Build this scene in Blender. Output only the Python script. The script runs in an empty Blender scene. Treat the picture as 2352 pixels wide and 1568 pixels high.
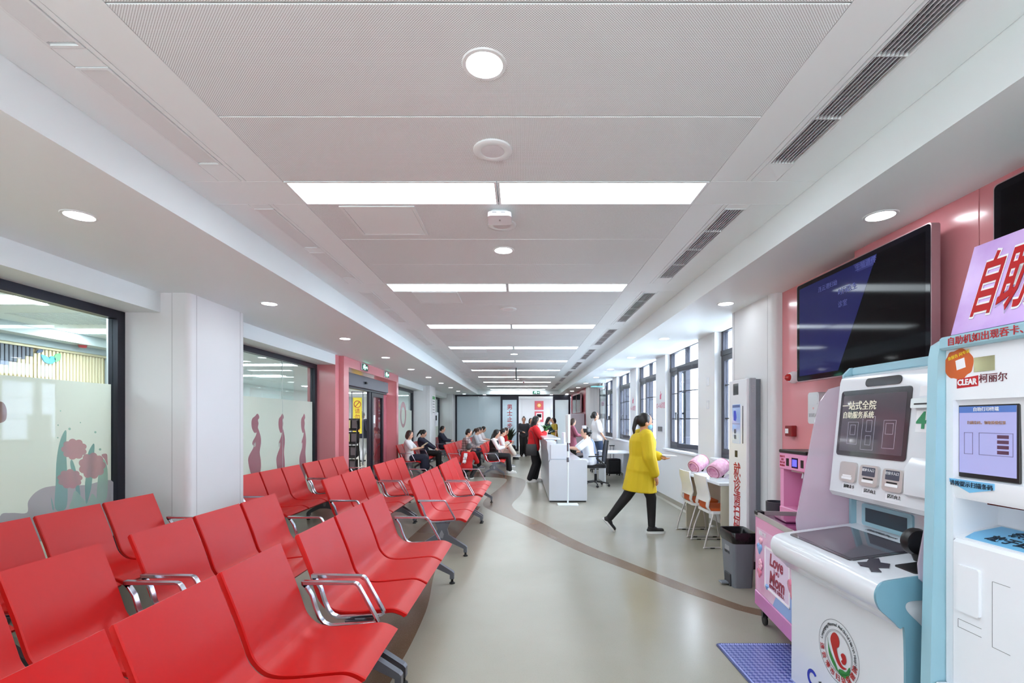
import bpy, bmesh, math, random
from mathutils import Vector, Matrix, Euler
random.seed(7)
R = math.radians
PI = math.pi
# ------------------------------------------------------------------ camera, world, exposure
SC = bpy.context.scene
COL = SC.collection
cam_d = bpy.data.cameras.new('camera')
cam_d.sensor_fit = 'HORIZONTAL'; cam_d.sensor_width = 36.0
cam_d.lens = 36.0 * 1110.0 / 2352.0            # 17 mm shift lens
cam_d.shift_x = -20.5 / 2352.0
cam_d.shift_y = 180.5 / 2352.0
cam_d.clip_start = 0.05; cam_d.clip_end = 200
cam = bpy.data.objects.new('camera', cam_d); COL.objects.link(cam)
cam.location = (0, 0, 1.5); cam.rotation_euler = (R(90), 0, 0)
SC.camera = cam
W = bpy.data.worlds.new('overcast_sky'); SC.world = W
W.use_nodes = True
W.node_tree.nodes['Background'].inputs[0].default_value = (0.95, 0.97, 1.0, 1)
W.node_tree.nodes['Background'].inputs[1].default_value = 9.0
SC.view_settings.view_transform = 'Standard'
SC.view_settings.look = 'None'
SC.view_settings.gamma = 1.0
SC.view_settings.use_curve_mapping = False
SC.view_settings.exposure = 1.28
cy = SC.cycles
cy.max_bounces = 6; cy.diffuse_bounces = 4; cy.glossy_bounces = 3; cy.transmission_bounces = 4; cy.transparent_max_bounces = 10
cy.caustics_reflective = False; cy.caustics_refractive = False; cy.sample_clamp_indirect = 6.0
cy.use_adaptive_sampling = True; cy.adaptive_threshold = 0.1; cy.use_light_tree = False
PANEL_L = 5.4          # radiance of the ceiling light panels
SPOT_L = 12.0          # radiance of the downlights

# ------------------------------------------------------------------ materials
def lin(c):
    r = []
    for v in c[:3]:
        v = v / 255.0
        r.append(v / 12.92 if v <= 0.04045 else ((v + 0.055) / 1.055) ** 2.4)
    return (r[0], r[1], r[2], 1.0)
MATS = {}
def mat(name, rgb, rough=0.5, metal=0.0, spec=0.5, coat=0.0, emit=0.0, emit_rgb=None, bump=None, vary=None, trans=0.0):
    if name in MATS: return MATS[name]
    m = bpy.data.materials.new(name); m.use_nodes = True
    nt = m.node_tree; b = nt.nodes['Principled BSDF']
    b.inputs['Base Color'].default_value = lin(rgb)
    b.inputs['Roughness'].default_value = rough
    b.inputs['Metallic'].default_value = metal
    b.inputs['Specular IOR Level'].default_value = spec
    b.inputs['Coat Weight'].default_value = coat
    b.inputs['Coat Roughness'].default_value = 0.08
    if emit:
        b.inputs['Emission Color'].default_value = lin(emit_rgb or rgb)
        b.inputs['Emission Strength'].default_value = emit
    if bump or vary:
        tc = nt.nodes.new('ShaderNodeTexCoord')
    if bump:
        n = nt.nodes.new('ShaderNodeTexNoise'); n.inputs['Scale'].default_value = bump[0]; n.inputs['Detail'].default_value = 4
        bp = nt.nodes.new('ShaderNodeBump'); bp.inputs['Strength'].default_value = bump[1]; bp.inputs['Distance'].default_value = 0.004
        nt.links.new(tc.outputs['Object'], n.inputs['Vector']); nt.links.new(n.outputs['Fac'], bp.inputs['Height'])
        nt.links.new(bp.outputs['Normal'], b.inputs['Normal'])
    if vary:
        n = nt.nodes.new('ShaderNodeTexNoise'); n.inputs['Scale'].default_value = vary[0]; n.inputs['Detail'].default_value = 6
        rp = nt.nodes.new('ShaderNodeValToRGB')
        rp.color_ramp.elements[0].position = 0.35; rp.color_ramp.elements[1].position = 0.65
        rp.color_ramp.elements[0].color = lin(vary[1]); rp.color_ramp.elements[1].color = lin(vary[2])
        nt.links.new(tc.outputs['Object'], n.inputs['Vector']); nt.links.new(n.outputs['Fac'], rp.inputs['Fac'])
        nt.links.new(rp.outputs['Color'], b.inputs['Base Color'])
    MATS[name] = m
    return m
def thin_fresnel(nt, ior):
    # same reflectance on both faces of a thin sheet
    f = nt.nodes.new('ShaderNodeFresnel'); g = nt.nodes.new('ShaderNodeNewGeometry'); m = nt.nodes.new('ShaderNodeMath'); m.operation = 'MULTIPLY_ADD'
    m.inputs[1].default_value = 1.0 / ior - ior; m.inputs[2].default_value = ior
    nt.links.new(g.outputs['Backfacing'], m.inputs[0]); nt.links.new(m.outputs[0], f.inputs['IOR'])
    return f
def clear_glass(name, tint=(235, 245, 245), refl=1.5):
    if name in MATS: return MATS[name]
    m = bpy.data.materials.new(name); m.use_nodes = True; nt = m.node_tree; nt.nodes.clear()
    o = nt.nodes.new('ShaderNodeOutputMaterial'); t = nt.nodes.new('ShaderNodeBsdfTransparent'); g = nt.nodes.new('ShaderNodeBsdfGlossy')
    f = thin_fresnel(nt, refl); mx = nt.nodes.new('ShaderNodeMixShader')
    t.inputs[0].default_value = lin(tint); g.inputs['Roughness'].default_value = 0.01
    nt.links.new(f.outputs[0], mx.inputs[0]); nt.links.new(t.outputs[0], mx.inputs[1]); nt.links.new(g.outputs[0], mx.inputs[2])
    nt.links.new(mx.outputs[0], o.inputs[0]); MATS[name] = m
    return m
def frosted(name, rgb, through=0.12, gloss=0.06, transl=0.6):
    """milky film: mostly diffuse and translucent, a little clear, a faint sheen"""
    if name in MATS: return MATS[name]
    m = bpy.data.materials.new(name); m.use_nodes = True; nt = m.node_tree; nt.nodes.clear()
    o = nt.nodes.new('ShaderNodeOutputMaterial'); d = nt.nodes.new('ShaderNodeBsdfDiffuse'); tr = nt.nodes.new('ShaderNodeBsdfTranslucent')
    cl = nt.nodes.new('ShaderNodeBsdfTransparent'); g = nt.nodes.new('ShaderNodeBsdfGlossy'); f = thin_fresnel(nt, 1.45)
    for n in (d, tr): n.inputs[0].default_value = lin(rgb)
    g.inputs['Roughness'].default_value = 0.03
    a = nt.nodes.new('ShaderNodeMixShader'); b = nt.nodes.new('ShaderNodeMixShader'); c = nt.nodes.new('ShaderNodeMixShader')
    a.inputs[0].default_value = transl; b.inputs[0].default_value = through
    nt.links.new(d.outputs[0], a.inputs[1]); nt.links.new(tr.outputs[0], a.inputs[2])
    nt.links.new(a.outputs[0], b.inputs[1]); nt.links.new(cl.outputs[0], b.inputs[2])
    nt.links.new(f.outputs[0], c.inputs[0]); nt.links.new(b.outputs[0], c.inputs[1]); nt.links.new(g.outputs[0], c.inputs[2])
    nt.links.new(c.outputs[0], o.inputs[0]); MATS[name] = m
    return m
def emitter(name, rgb, strength, samp='NONE'):
    if name in MATS: return MATS[name]
    m = bpy.data.materials.new(name); m.use_nodes = True; nt = m.node_tree; nt.nodes.clear()
    o = nt.nodes.new('ShaderNodeOutputMaterial'); e = nt.nodes.new('ShaderNodeEmission')
    e.inputs[0].default_value = lin(rgb); e.inputs[1].default_value = strength
    nt.links.new(e.outputs[0], o.inputs[0]); MATS[name] = m; m.cycles.emission_sampling = samp
    return m

# ------------------------------------------------------------------ object helpers
def tag(o, label=None, cat=None, group=None, kind=None):
    if label: o['label'] = label
    if cat: o['category'] = cat
    if group: o['group'] = group
    if kind: o['kind'] = kind
    return o
def thing(name, label, cat, loc=(0, 0, 0), rotz=0.0, group=None):
    o = bpy.data.objects.new(name, None); COL.objects.link(o); o.empty_display_size = 0.1
    o.location = loc; o.rotation_euler = (0, 0, rotz)
    return tag(o, label, cat, group)
def link(name, me, parent=None, m=None):
    if m is not None and len(me.materials) == 0: me.materials.append(m)
    o = bpy.data.objects.new(name, me); COL.objects.link(o)
    if parent is not None: o.parent = parent
    return o
def copy_tree(o, parent=None):
    c = o.copy(); COL.objects.link(c); c.parent = parent
    for ch in list(o.children): copy_tree(ch, c)
    return c
class MB:
    """collects simple solids; build() links them as one mesh"""
    def __init__(s, off=(0, 0, 0), rot=None):
        s.v = []; s.f = []; s.o = Vector(off); s.rot = rot
    def P(s, p):
        p = Vector(p) - s.o
        return s.rot @ p if s.rot is not None else p
    def add(s, vs, fs):
        n = len(s.v); s.v += [tuple(s.P(p)) for p in vs]; s.f += [tuple(i + n for i in f) for f in fs]; return s
    def box(s, x0, x1, y0, y1, z0, z1, c=0.0):
        if x0 > x1: x0, x1 = x1, x0
        if y0 > y1: y0, y1 = y1, y0
        if z0 > z1: z0, z1 = z1, z0
        if c > 0:
            c = min(c, (x1 - x0) * .45, (y1 - y0) * .45, (z1 - z0) * .45)
            vs = []; idx = {}
            def g(x, y, z):
                k = (x, y, z)
                if k not in idx: idx[k] = len(vs); vs.append(k)
                return idx[k]
            X = (x0, x1); Y = (y0, y1); Z = (z0, z1); S = (1, -1)
            fs = []
            def px(i, j, k): return g(X[i], Y[j] + S[j] * c, Z[k] + S[k] * c)
            def py(i, j, k): return g(X[i] + S[i] * c, Y[j], Z[k] + S[k] * c)
            def pz(i, j, k): return g(X[i] + S[i] * c, Y[j] + S[j] * c, Z[k])
            for i in (0, 1):
                q = [px(i, 0, 0), px(i, 1, 0), px(i, 1, 1), px(i, 0, 1)]; fs.append(q if i else q[::-1])
                q = [py(0, i, 0), py(1, i, 0), py(1, i, 1), py(0, i, 1)]; fs.append(q[::-1] if i else q)
                q = [pz(0, 0, i), pz(1, 0, i), pz(1, 1, i), pz(0, 1, i)]; fs.append(q if i else q[::-1])
            for a in (0, 1):
                for b in (0, 1):
                    fs.append([px(a, b, 0), px(a, b, 1), py(a, b, 1), py(a, b, 0)])
                    fs.append([px(a, 0, b), px(a, 1, b), pz(a, 1, b), pz(a, 0, b)])
                    fs.append([py(0, a, b), py(1, a, b), pz(1, a, b), pz(0, a, b)])
                    for d in (0, 1): fs.append([px(a, b, d), py(a, b, d), pz(a, b, d)])
            return s.add(vs, fs)
        vs = [(x0, y0, z0), (x1, y0, z0), (x1, y1, z0), (x0, y1, z0), (x0, y0, z1), (x1, y0, z1), (x1, y1, z1), (x0, y1, z1)]
        return s.add(vs, [(0, 3, 2, 1), (4, 5, 6, 7), (0, 1, 5, 4), (1, 2, 6, 5), (2, 3, 7, 6), (3, 0, 4, 7)])
    def prism(s, pts, axis, a, b):
        """polygon pts (two coordinates) extruded along axis 'x','y','z' from a to b"""
        def p3(p, t):
            return {'x': (t, p[0], p[1]), 'y': (p[0], t, p[1]), 'z': (p[0], p[1], t)}[axis]
        n = len(pts); vs = [p3(p, a) for p in pts] + [p3(p, b) for p in pts]
        fs = [tuple(range(n))[::-1], tuple(range(n, 2 * n))] + [(i, (i + 1) % n, n + (i + 1) % n, n + i) for i in range(n)]
        return s.add(vs, fs)
    def tube(s, pts, r, n=10, r2=None, closed=False, flat=None):
        """round tube through pts; flat=(half width along side, half thickness, side vector) makes a flat bar"""
        pts = [Vector(p) for p in pts]; N = len(pts); rings = []
        up = Vector((0, 0, 1))
        for i, p in enumerate(pts):
            if closed: d = (pts[(i + 1) % N] - pts[i - 1])
            else: d = pts[min(i + 1, N - 1)] - pts[max(i - 1, 0)]
            d.normalize()
            if flat:
                a = Vector(flat[2]).normalized(); b = d.cross(a).normalized()
                k = 1.0
                if 0 < i < N - 1 or closed:
                    d1 = (pts[i] - pts[i - 1]).normalized(); k = 1 / max(0.55, abs(d1.dot(d)))
                w, t = flat[0], flat[1] * k; e = min(w, flat[1]) * .35
                ring = [a * (w - e) + b * t, a * w + b * (t - e), a * w - b * (t - e), a * (w - e) - b * t, a * -(w - e) - b * t, a * -w - b * (t - e), a * -w + b * (t - e), a * -(w - e) + b * t]
                rings.append([p + q for q in ring])
            else:
                a = d.cross(up)
                if a.length < 1e-3: a = d.cross(Vector((0, 1, 0)))
                a.normalize(); b = d.cross(a).normalized()
                rr = r if r2 is None else r + (r2 - r) * i / max(1, N - 1)
                rings.append([p + a * rr * math.cos(2 * PI * j / n) + b * rr * math.sin(2 * PI * j / n) for j in range(n)])
        n = len(rings[0]); vs = [q for ring in rings for q in ring]; fs = []
        for i in range(N if closed else N - 1):
            for j in range(n):
                a0 = i * n + j; a1 = i * n + (j + 1) % n; b0 = ((i + 1) % N) * n + j; b1 = ((i + 1) % N) * n + (j + 1) % n
                fs.append((a0, a1, b1, b0))
        if not closed: fs += [tuple(range(n))[::-1], tuple(range((N - 1) * n, N * n))]
        return s.add(vs, fs)
    def lathe(s, prof, c=(0, 0, 0), n=24, axis='z'):
        vs = []; fs = []; c = Vector(c)
        for r, h in prof:
            for j in range(n):
                a = 2 * PI * j / n; u, w = r * math.cos(a), r * math.sin(a)
                q = {'z': (u, w, h), 'x': (h, u, w), 'y': (w, h, u)}[axis]
                vs.append(c + Vector(q))
        for i in range(len(prof) - 1):
            for j in range(n):
                fs.append((i * n + j, i * n + (j + 1) % n, (i + 1) * n + (j + 1) % n, (i + 1) * n + j))
        if prof[0] == prof[-1]: return s.add(vs, fs)
        if prof[0][0] > 1e-6: fs.append(tuple(range(n))[::-1])
        if prof[-1][0] > 1e-6: fs.append(tuple(range((len(prof) - 1) * n, len(prof) * n)))
        return s.add(vs, fs)
    def ball(s, c, rad, n=12, m=8, rot=None):
        c = Vector(c); vs = []; fs = []
        if not hasattr(rad, '__len__'): rad = (rad, rad, rad)
        for i in range(1, m):
            t = PI * i / m
            for j in range(n):
                a = 2 * PI * j / n
                q = Vector((rad[0] * math.sin(t) * math.cos(a), rad[1] * math.sin(t) * math.sin(a), rad[2] * math.cos(t)))
                vs.append(c + (rot @ q if rot is not None else q))
        tp = Vector((0, 0, rad[2])); 
        vs.append(c + (rot @ tp if rot is not None else tp)); vs.append(c - (rot @ tp if rot is not None else tp))
        T = (m - 1) * n; B = T + 1
        for i in range(m - 2):
            for j in range(n):
                fs.append((i * n + j, (i + 1) * n + j, (i + 1) * n + (j + 1) % n, i * n + (j + 1) % n))
        for j in range(n):
            fs.append((T, j, (j + 1) % n)); fs.append((B, (m - 2) * n + (j + 1) % n, (m - 2) * n + j))
        return s.add(vs, fs)
    def loft(s, rings, cap=True, closed_ring=True):
        n = len(rings[0]); vs = [q for r in rings for q in r]; fs = []
        for i in range(len(rings) - 1):
            for j in range(n if closed_ring else n - 1):
                fs.append((i * n + j, i * n + (j + 1) % n, (i + 1) * n + (j + 1) % n, (i + 1) * n + j))
        if cap and closed_ring: fs += [tuple(range(n))[::-1], tuple(range((len(rings) - 1) * n, len(rings) * n))]
        return s.add(vs, fs)
    def mesh(s, name, m=None, smooth=None, fix=True):
        me = bpy.data.meshes.new(name); me.from_pydata(s.v, [], s.f); me.update()
        if fix:
          bm = bmesh.new(); bm.from_mesh(me); bmesh.ops.recalc_face_normals(bm, faces=bm.faces); bm.to_mesh(me); bm.free()
        if smooth is not None:
            me.polygons.foreach_set('use_smooth', [True] * len(me.polygons)); me.set_sharp_from_angle(angle=R(smooth))
        if m is not None: me.materials.append(m)
        return me
    def build(s, name, m, parent=None, smooth=None):
        o = bpy.data.objects.new(name, s.mesh(name, m, smooth)); COL.objects.link(o)
        if parent is not None: o.parent = parent
        return o
def B(name, m, parent, x0, x1, y0, y1, z0, z1, off=(0, 0, 0), c=0.0):
    return MB(off).box(x0, x1, y0, y1, z0, z1, c).build(name, m, parent)
def struct(name, o, label=None, cat=None):
    o.name = name; o['kind'] = 'structure'
    return o
def crom(pts, k=6, closed=False):
    """smooth curve through points"""
    P = [Vector(p) for p in pts]; out = []; N = len(P)
    rng = range(N) if closed else range(N - 1)
    for i in rng:
        if closed: a, b, c, d = P[i - 1], P[i], P[(i + 1) % N], P[(i + 2) % N]
        else: a, b, c, d = P[max(i - 1, 0)], P[i], P[i + 1], P[min(i + 2, N - 1)]
        for j in range(k):
            t = j / k
            out.append(0.5 * ((2 * b) + (c - a) * t + (2 * a - 5 * b + 4 * c - d) * t * t + (3 * b - a - 3 * c + d) * t ** 3))
    if not closed: out.append(P[-1])
    return out
def round_poly(x0, x1, y0, y1, r, k=5):
    out = []
    for cx, cy, a0 in ((x1 - r, y1 - r, 0), (x0 + r, y1 - r, 90), (x0 + r, y0 + r, 180), (x1 - r, y0 + r, 270)):
        for i in range(k + 1):
            a = R(a0 + 90 * i / k); out.append((cx + r * math.cos(a), cy + r * math.sin(a)))
    return out
# jobs evaluated together in a scratch scene (text outlines and voxel-merged bodies)
TMP = bpy.data.scenes.new('scratch')
JOBS = []
def flush():
    with bpy.context.temp_override(scene=TMP, view_layer=TMP.view_layers[0]):
        dg = bpy.context.evaluated_depsgraph_get(); dg.update()
    for o, cb in JOBS:
        me = bpy.data.meshes.new_from_object(o.evaluated_get(dg)); cb(me)
    for o, cb in JOBS: bpy.data.objects.remove(o)
    JOBS.clear()
def text(name, body, size, org, xd, yd, m, parent=None, thick=0.0008, align='CENTER', shear=0.0, weight=0.0, lift=0.0006, sx=1.0, off=(0, 0, 0), cb=None):
    """lettering: flat raised characters on the plane org + x*xd + y*yd"""
    cu = bpy.data.curves.new(name, 'FONT'); cu.body = body; cu.size = size; cu.align_x = align; cu.align_y = 'CENTER'; cu.shear = shear
    cu.extrude = thick; cu.offset = weight; cu.resolution_u = 2
    o = bpy.data.objects.new(name, cu); TMP.collection.objects.link(o)
    xd = Vector(xd).normalized(); yd = Vector(yd).normalized(); nd = xd.cross(yd); org = Vector(org) - Vector(off)
    def done(me):
        for v in me.vertices:
            c = v.co; v.co = org + xd * (c.x * sx) + yd * c.y + nd * (c.z + thick + lift)
        me.update(); me.materials.clear(); me.materials.append(m)
        if parent is not None or cb is None: link(name, me, parent)
        if cb: cb(me)
    JOBS.append((o, done))
LEFT_ = dict(xd=(0, 1, 0), yd=(0, 0, 1))     # on surfaces that face +X
RIGHT_ = dict(xd=(0, -1, 0), yd=(0, 0, 1))   # on surfaces that face -X
END_ = dict(xd=(1, 0, 0), yd=(0, 0, 1))      # on surfaces that face the camera
def ordn(i):
    return ['first', 'second', 'third', 'fourth', 'fifth', 'sixth', 'seventh', 'eighth', 'ninth', 'tenth', 'eleventh', 'twelfth', 'thirteenth', 'fourteenth', 'fifteenth'][i]
def on_x(px, py, X):
    """point of the plane x = X that the survey pixel (px, py) of the photograph names"""
    Y = X * 1110.0 / (px - 1196.5)
    return (Y, 1.5 - (py - 964.5) * Y / 1110.0)
def on_floor(px, py):
    Y = 1665.0 / (py - 964.5)
    return ((px - 1196.5) * Y / 1110.0, Y)

# ------------------------------------------------------------------ palette
white_wall = mat('white_wall', (224, 225, 227), 0.38, bump=(60, 0.02))
white_ceil = mat('white_ceiling_board', (234, 243, 245), 0.45)
metal_white = mat('white_metal', (228, 236, 238), 0.4)
plastic_white = mat('white_plastic', (232, 234, 240), 0.25)
gloss_white = mat('glossy_white_lacquer', (218, 220, 226), 0.15, coat=0.3)
dark_frame = mat('dark_blue_grey_frame', (38, 40, 52), 0.32, metal=0.4)
win_frame = mat('window_frame_grey', (58, 60, 70), 0.35, metal=0.3)
black = mat('black_plastic', (18, 18, 20), 0.35)
black_soft = mat('black_soft', (24, 24, 28), 0.8)
chrome = mat('polished_aluminium', (196, 196, 204), 0.22, metal=1.0)
steel_grey = mat('grey_cast_aluminium', (112, 114, 122), 0.35, metal=0.8)
pinkwall = mat('pink_panel', (222, 142, 150), 0.22, coat=0.25)
pink_dark = mat('rose_panel', (196, 112, 126), 0.25, coat=0.2)
red_txt = mat('red_lettering', (178, 28, 36), 0.4)
teal = mat('teal_plastic', (152, 192, 206), 0.3)
teal_d = mat('deep_teal_plastic', (108, 152, 170), 0.3)
screen_black = mat('screen_black', (5, 5, 8), 0.06, spec=0.12)
glass = clear_glass('clear_glass')
paper = mat('white_paper', (236, 236, 240), 0.7)
rubber = mat('black_rubber', (14, 14, 14), 0.6)
# ------------------------------------------------------------------ THE SETTING
CZ = 2.94        # central ceiling
SZ = 2.722       # soffits
YB, YE = -2.6, 23.4
XL, XR = -2.05, 1.788           # edges of the raised ceiling
GX = -3.80                      # glazing plane
WX = 2.689                      # window wall plane
ROWY = [2.933 + 2.182 * k for k in range(-2, 10)]

def floor_material(name, base, lo, hi, speck, rough):
    m = mat(name, base, rough, spec=0.5); nt = m.node_tree; b = nt.nodes['Principled BSDF']
    tc = nt.nodes.new('ShaderNodeTexCoord')
    n1 = nt.nodes.new('ShaderNodeTexNoise'); n1.inputs['Scale'].default_value = 0.9; n1.inputs['Detail'].default_value = 5
    n2 = nt.nodes.new('ShaderNodeTexNoise'); n2.inputs['Scale'].default_value = 190; n2.inputs['Detail'].default_value = 2
    r1 = nt.nodes.new('ShaderNodeValToRGB'); r1.color_ramp.elements[0].position = 0.3; r1.color_ramp.elements[1].position = 0.7
    r1.color_ramp.elements[0].color = lin(lo); r1.color_ramp.elements[1].color = lin(hi)
    r2 = nt.nodes.new('ShaderNodeValToRGB'); r2.color_ramp.elements[0].position = 0.60; r2.color_ramp.elements[1].position = 0.72
    r2.color_ramp.elements[0].color = (0, 0, 0, 1); r2.color_ramp.elements[1].color = (1, 1, 1, 1)
    mx = nt.nodes.new('ShaderNodeMix'); mx.data_type = 'RGBA'; mx.inputs['B'].default_value = lin(speck)
    sc = nt.nodes.new('ShaderNodeMath'); sc.operation = 'MULTIPLY'; sc.inputs[1].default_value = 0.55
    for n in (n1, n2): nt.links.new(tc.outputs['Object'], n.inputs['Vector'])
    nt.links.new(n1.outputs['Fac'], r1.inputs['Fac']); nt.links.new(n2.outputs['Fac'], r2.inputs['Fac'])
    nt.links.new(r1.outputs['Color'], mx.inputs['A']); nt.links.new(r2.outputs['Color'], sc.inputs[0]); nt.links.new(sc.outputs[0], mx.inputs['Factor'])
    nt.links.new(mx.outputs['Result'], b.inputs['Base Color'])
    return m
m_floor = floor_material('cream_vinyl', (158, 153, 139), (152, 147, 133), (162, 157, 144), (130, 122, 107), 0.24)
m_band = floor_material('brown_vinyl', (112, 90, 70), (104, 82, 62), (121, 99, 79), (160, 148, 128), 0.26)
floor = MB().box(-8.6, 2.98, YB - 0.4, 29.5, -0.12, 0).build('floor', m_floor); floor['kind'] = 'structure'

def resample(pts, n):
    P = crom([(p[0], p[1], 0) for p in pts], 8); L = [0]
    for i in range(1, len(P)): L.append(L[-1] + (P[i] - P[i - 1]).length)
    out = []; j = 0
    for k in range(n):
        t = L[-1] * k / (n - 1)
        while j < len(P) - 2 and L[j + 1] < t: j += 1
        f = (t - L[j]) / max(1e-9, L[j + 1] - L[j]); out.append(P[j].lerp(P[j + 1], min(1, f)))
    return out
def ribbon(name, e1, e2, h, n=90):
    a, b = resample(e1, n), resample(e2, n); m = MB()
    rings = [[(p.x, p.y, 0.0), (p.x, p.y, h), (q.x, q.y, h), (q.x, q.y, 0.0)] for p, q in zip(a, b)]
    return m.loft(rings).build(name, m_band, floor)
up = [(2.35, 3.62)] + [on_floor(*p) for p in ((1729.9, 1396.7), (1640.6, 1367), (1530.5, 1325.3), (1447, 1292.6), (1357.9, 1256.8), (1298, 1228.6), (1238.8, 1197.3), (1191, 1175), (1176.3, 1161.6), (1179.3, 1152.7), (1195.7, 1136.3), (1204.6, 1120), (1207.6, 1106.5), (1197, 1099), (1164.4, 1091.7))] + [(-1.1, 13.9), (-2.2, 13.8), (-3.3, 13.2)]
lo = [(2.35, 3.46)] + [on_floor(*p) for p in ((1735.8, 1411.6), (1625.7, 1377.4), (1536.4, 1346), (1462, 1316), (1387.6, 1288), (1313, 1258), (1239, 1222.6), (1179, 1194), (1128.7, 1172), (1110, 1160), (1114, 1147), (1128.7, 1134.8), (1149.5, 1118.5), (1163, 1105), (1161, 1099), (1134.6, 1096), (1090, 1094.6))] + [(-2.2, 12.6), (-3.3, 11.6)]
ribbon('floor_inlay', up, lo, 0.0015)
fr = [(-0.80, 0.8), (-0.76, 1.9), (-0.745, 2.936), (-0.737, 3.17), (-0.739, 3.56), (-0.76, 3.98), (-0.853, 4.805), (-0.86, 5.6), (-0.80, 6.6), (-0.70, 8.4)]
ribbon('floor_inlay', fr, [(x - 0.46 - 0.02 * y, y + 0.15) for x, y in fr], 0.0012, 60)

# ---- raised ceiling: backing, perforated panels, side strips
def perforated():
    m = mat('perforated_white_metal', (234, 243, 245), 0.45); nt = m.node_tree; b = nt.nodes['Principled BSDF']
    tc = nt.nodes.new('ShaderNodeTexCoord'); mp = nt.nodes.new('ShaderNodeMapping'); mp.inputs['Scale'].default_value = (140, 140, 140)
    mp.inputs['Rotation'].default_value = (0, 0, R(45))
    nt.links.new(tc.outputs['Object'], mp.inputs['Vector'])
    sp = nt.nodes.new('ShaderNodeSeparateXYZ'); nt.links.new(mp.outputs['Vector'], sp.inputs[0])
    sq = []
    for ax in ('X', 'Y'):
        f = nt.nodes.new('ShaderNodeMath'); f.operation = 'FRACT'; nt.links.new(sp.outputs[ax], f.inputs[0])
        s = nt.nodes.new('ShaderNodeMath'); s.operation = 'SUBTRACT'; s.inputs[1].default_value = 0.5; nt.links.new(f.outputs[0], s.inputs[0])
        p = nt.nodes.new('ShaderNodeMath'); p.operation = 'MULTIPLY'; nt.links.new(s.outputs[0], p.inputs[0]); nt.links.new(s.outputs[0], p.inputs[1]); sq.append(p)
    a = nt.nodes.new('ShaderNodeMath'); a.operation = 'ADD'; nt.links.new(sq[0].outputs[0], a.inputs[0]); nt.links.new(sq[1].outputs[0], a.inputs[1])
    l = nt.nodes.new('ShaderNodeMath'); l.operation = 'LESS_THAN'; l.inputs[1].default_value = 0.058; nt.links.new(a.outputs[0], l.inputs[0])
    mx = nt.nodes.new('ShaderNodeMix'); mx.data_type = 'RGBA'; mx.inputs['A'].default_value = lin((234, 243, 245)); mx.inputs['B'].default_value = lin((120, 120, 122))
    nt.links.new(l.outputs[0], mx.inputs['Factor']); nt.links.new(mx.outputs['Result'], b.inputs['Base Color'])
    return m
m_perf = perforated()
ceiling = MB().box(XL, XR, YB, 22.96, 3.02, 3.1).build('ceiling', mat('ceiling_void', (60, 60, 62), 0.9)); ceiling['kind'] = 'structure'
PX0, PX1 = -1.437, 1.143
tile_me = MB().box(PX0, PX1, 0.002, 0.618, CZ, CZ + 0.02, 0.002).mesh('ceiling_panel', m_perf)
def plate(x0, x1, y0, y1):
    g = 0.0015
    MB().box(x0 + g, x1 - g, y0 + g, y1 - g, CZ, CZ + 0.018, 0.001).build('ceiling_panel', white_ceil, ceiling)
LG = (-1.822, -1.684)     # return grilles by the glazed side
RG = (1.387, 1.540)       # supply slots by the window side
for i, yk in enumerate(ROWY):
    for j in range(3):
        o = link('ceiling_panel', tile_me, ceiling); o.location = (0, yk + 0.297 + 0.6235 * j, 0)
    plate(XL, PX0, yk - 0.016, yk + 0.294); plate(PX1, XR, yk - 0.016, yk + 0.294)
    a, b = yk + 0.294, yk + 2.166
    plate(-1.656, PX0, a, b); plate(XL, LG[0], a, b); plate(LG[1], -1.656, a, b)
    for c, d in ((a, yk + 0.36), (yk + 1.12, yk + 1.22), (yk + 1.98, b)): plate(LG[0], LG[1], c, d)
    plate(PX1, 1.357, a, b); plate(1.357, RG[0], a, b); plate(RG[1], XR, a, b)
    for c, d in ((a, yk + 0.36), (yk + 1.97, b)): plate(RG[0], RG[1], c, d)
MB().box(XL, XR, ROWY[0] - 0.6, ROWY[0] - 0.02, CZ, CZ + 0.02).build('ceiling_panel', white_ceil, ceiling)
# soffits with their fascias
s_l = MB().prism([(XL, 2.99), (XL, SZ), (-3.95, SZ), (-3.95, SZ + 0.06), (XL - 0.06, SZ + 0.06), (XL - 0.06, 2.99)], 'y', YB, YE + 0.1).build('ceiling_soffit', white_ceil); s_l['kind'] = 'structure'
s_r = MB().prism([(XR, 2.99), (XR, SZ), (2.98, SZ), (2.98, SZ + 0.06), (XR + 0.06, SZ + 0.06), (XR + 0.06, 2.99)], 'y', YB, YE + 0.1).build('ceiling_soffit', white_ceil); s_r['kind'] = 'structure'
s_e = MB().prism([(22.96, 2.99), (22.96, SZ), (YE + 0.1, SZ), (YE + 0.1, SZ + 0.06), (23.02, SZ + 0.06), (23.02, 2.99)], 'x', XL, XR).build('ceiling_soffit', white_ceil); s_e['kind'] = 'structure'
s_b = B('ceiling_soffit', white_ceil, None, XL, XR, YB, ROWY[0] - 0.6, SZ, 3.0); s_b['kind'] = 'structure'
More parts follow.
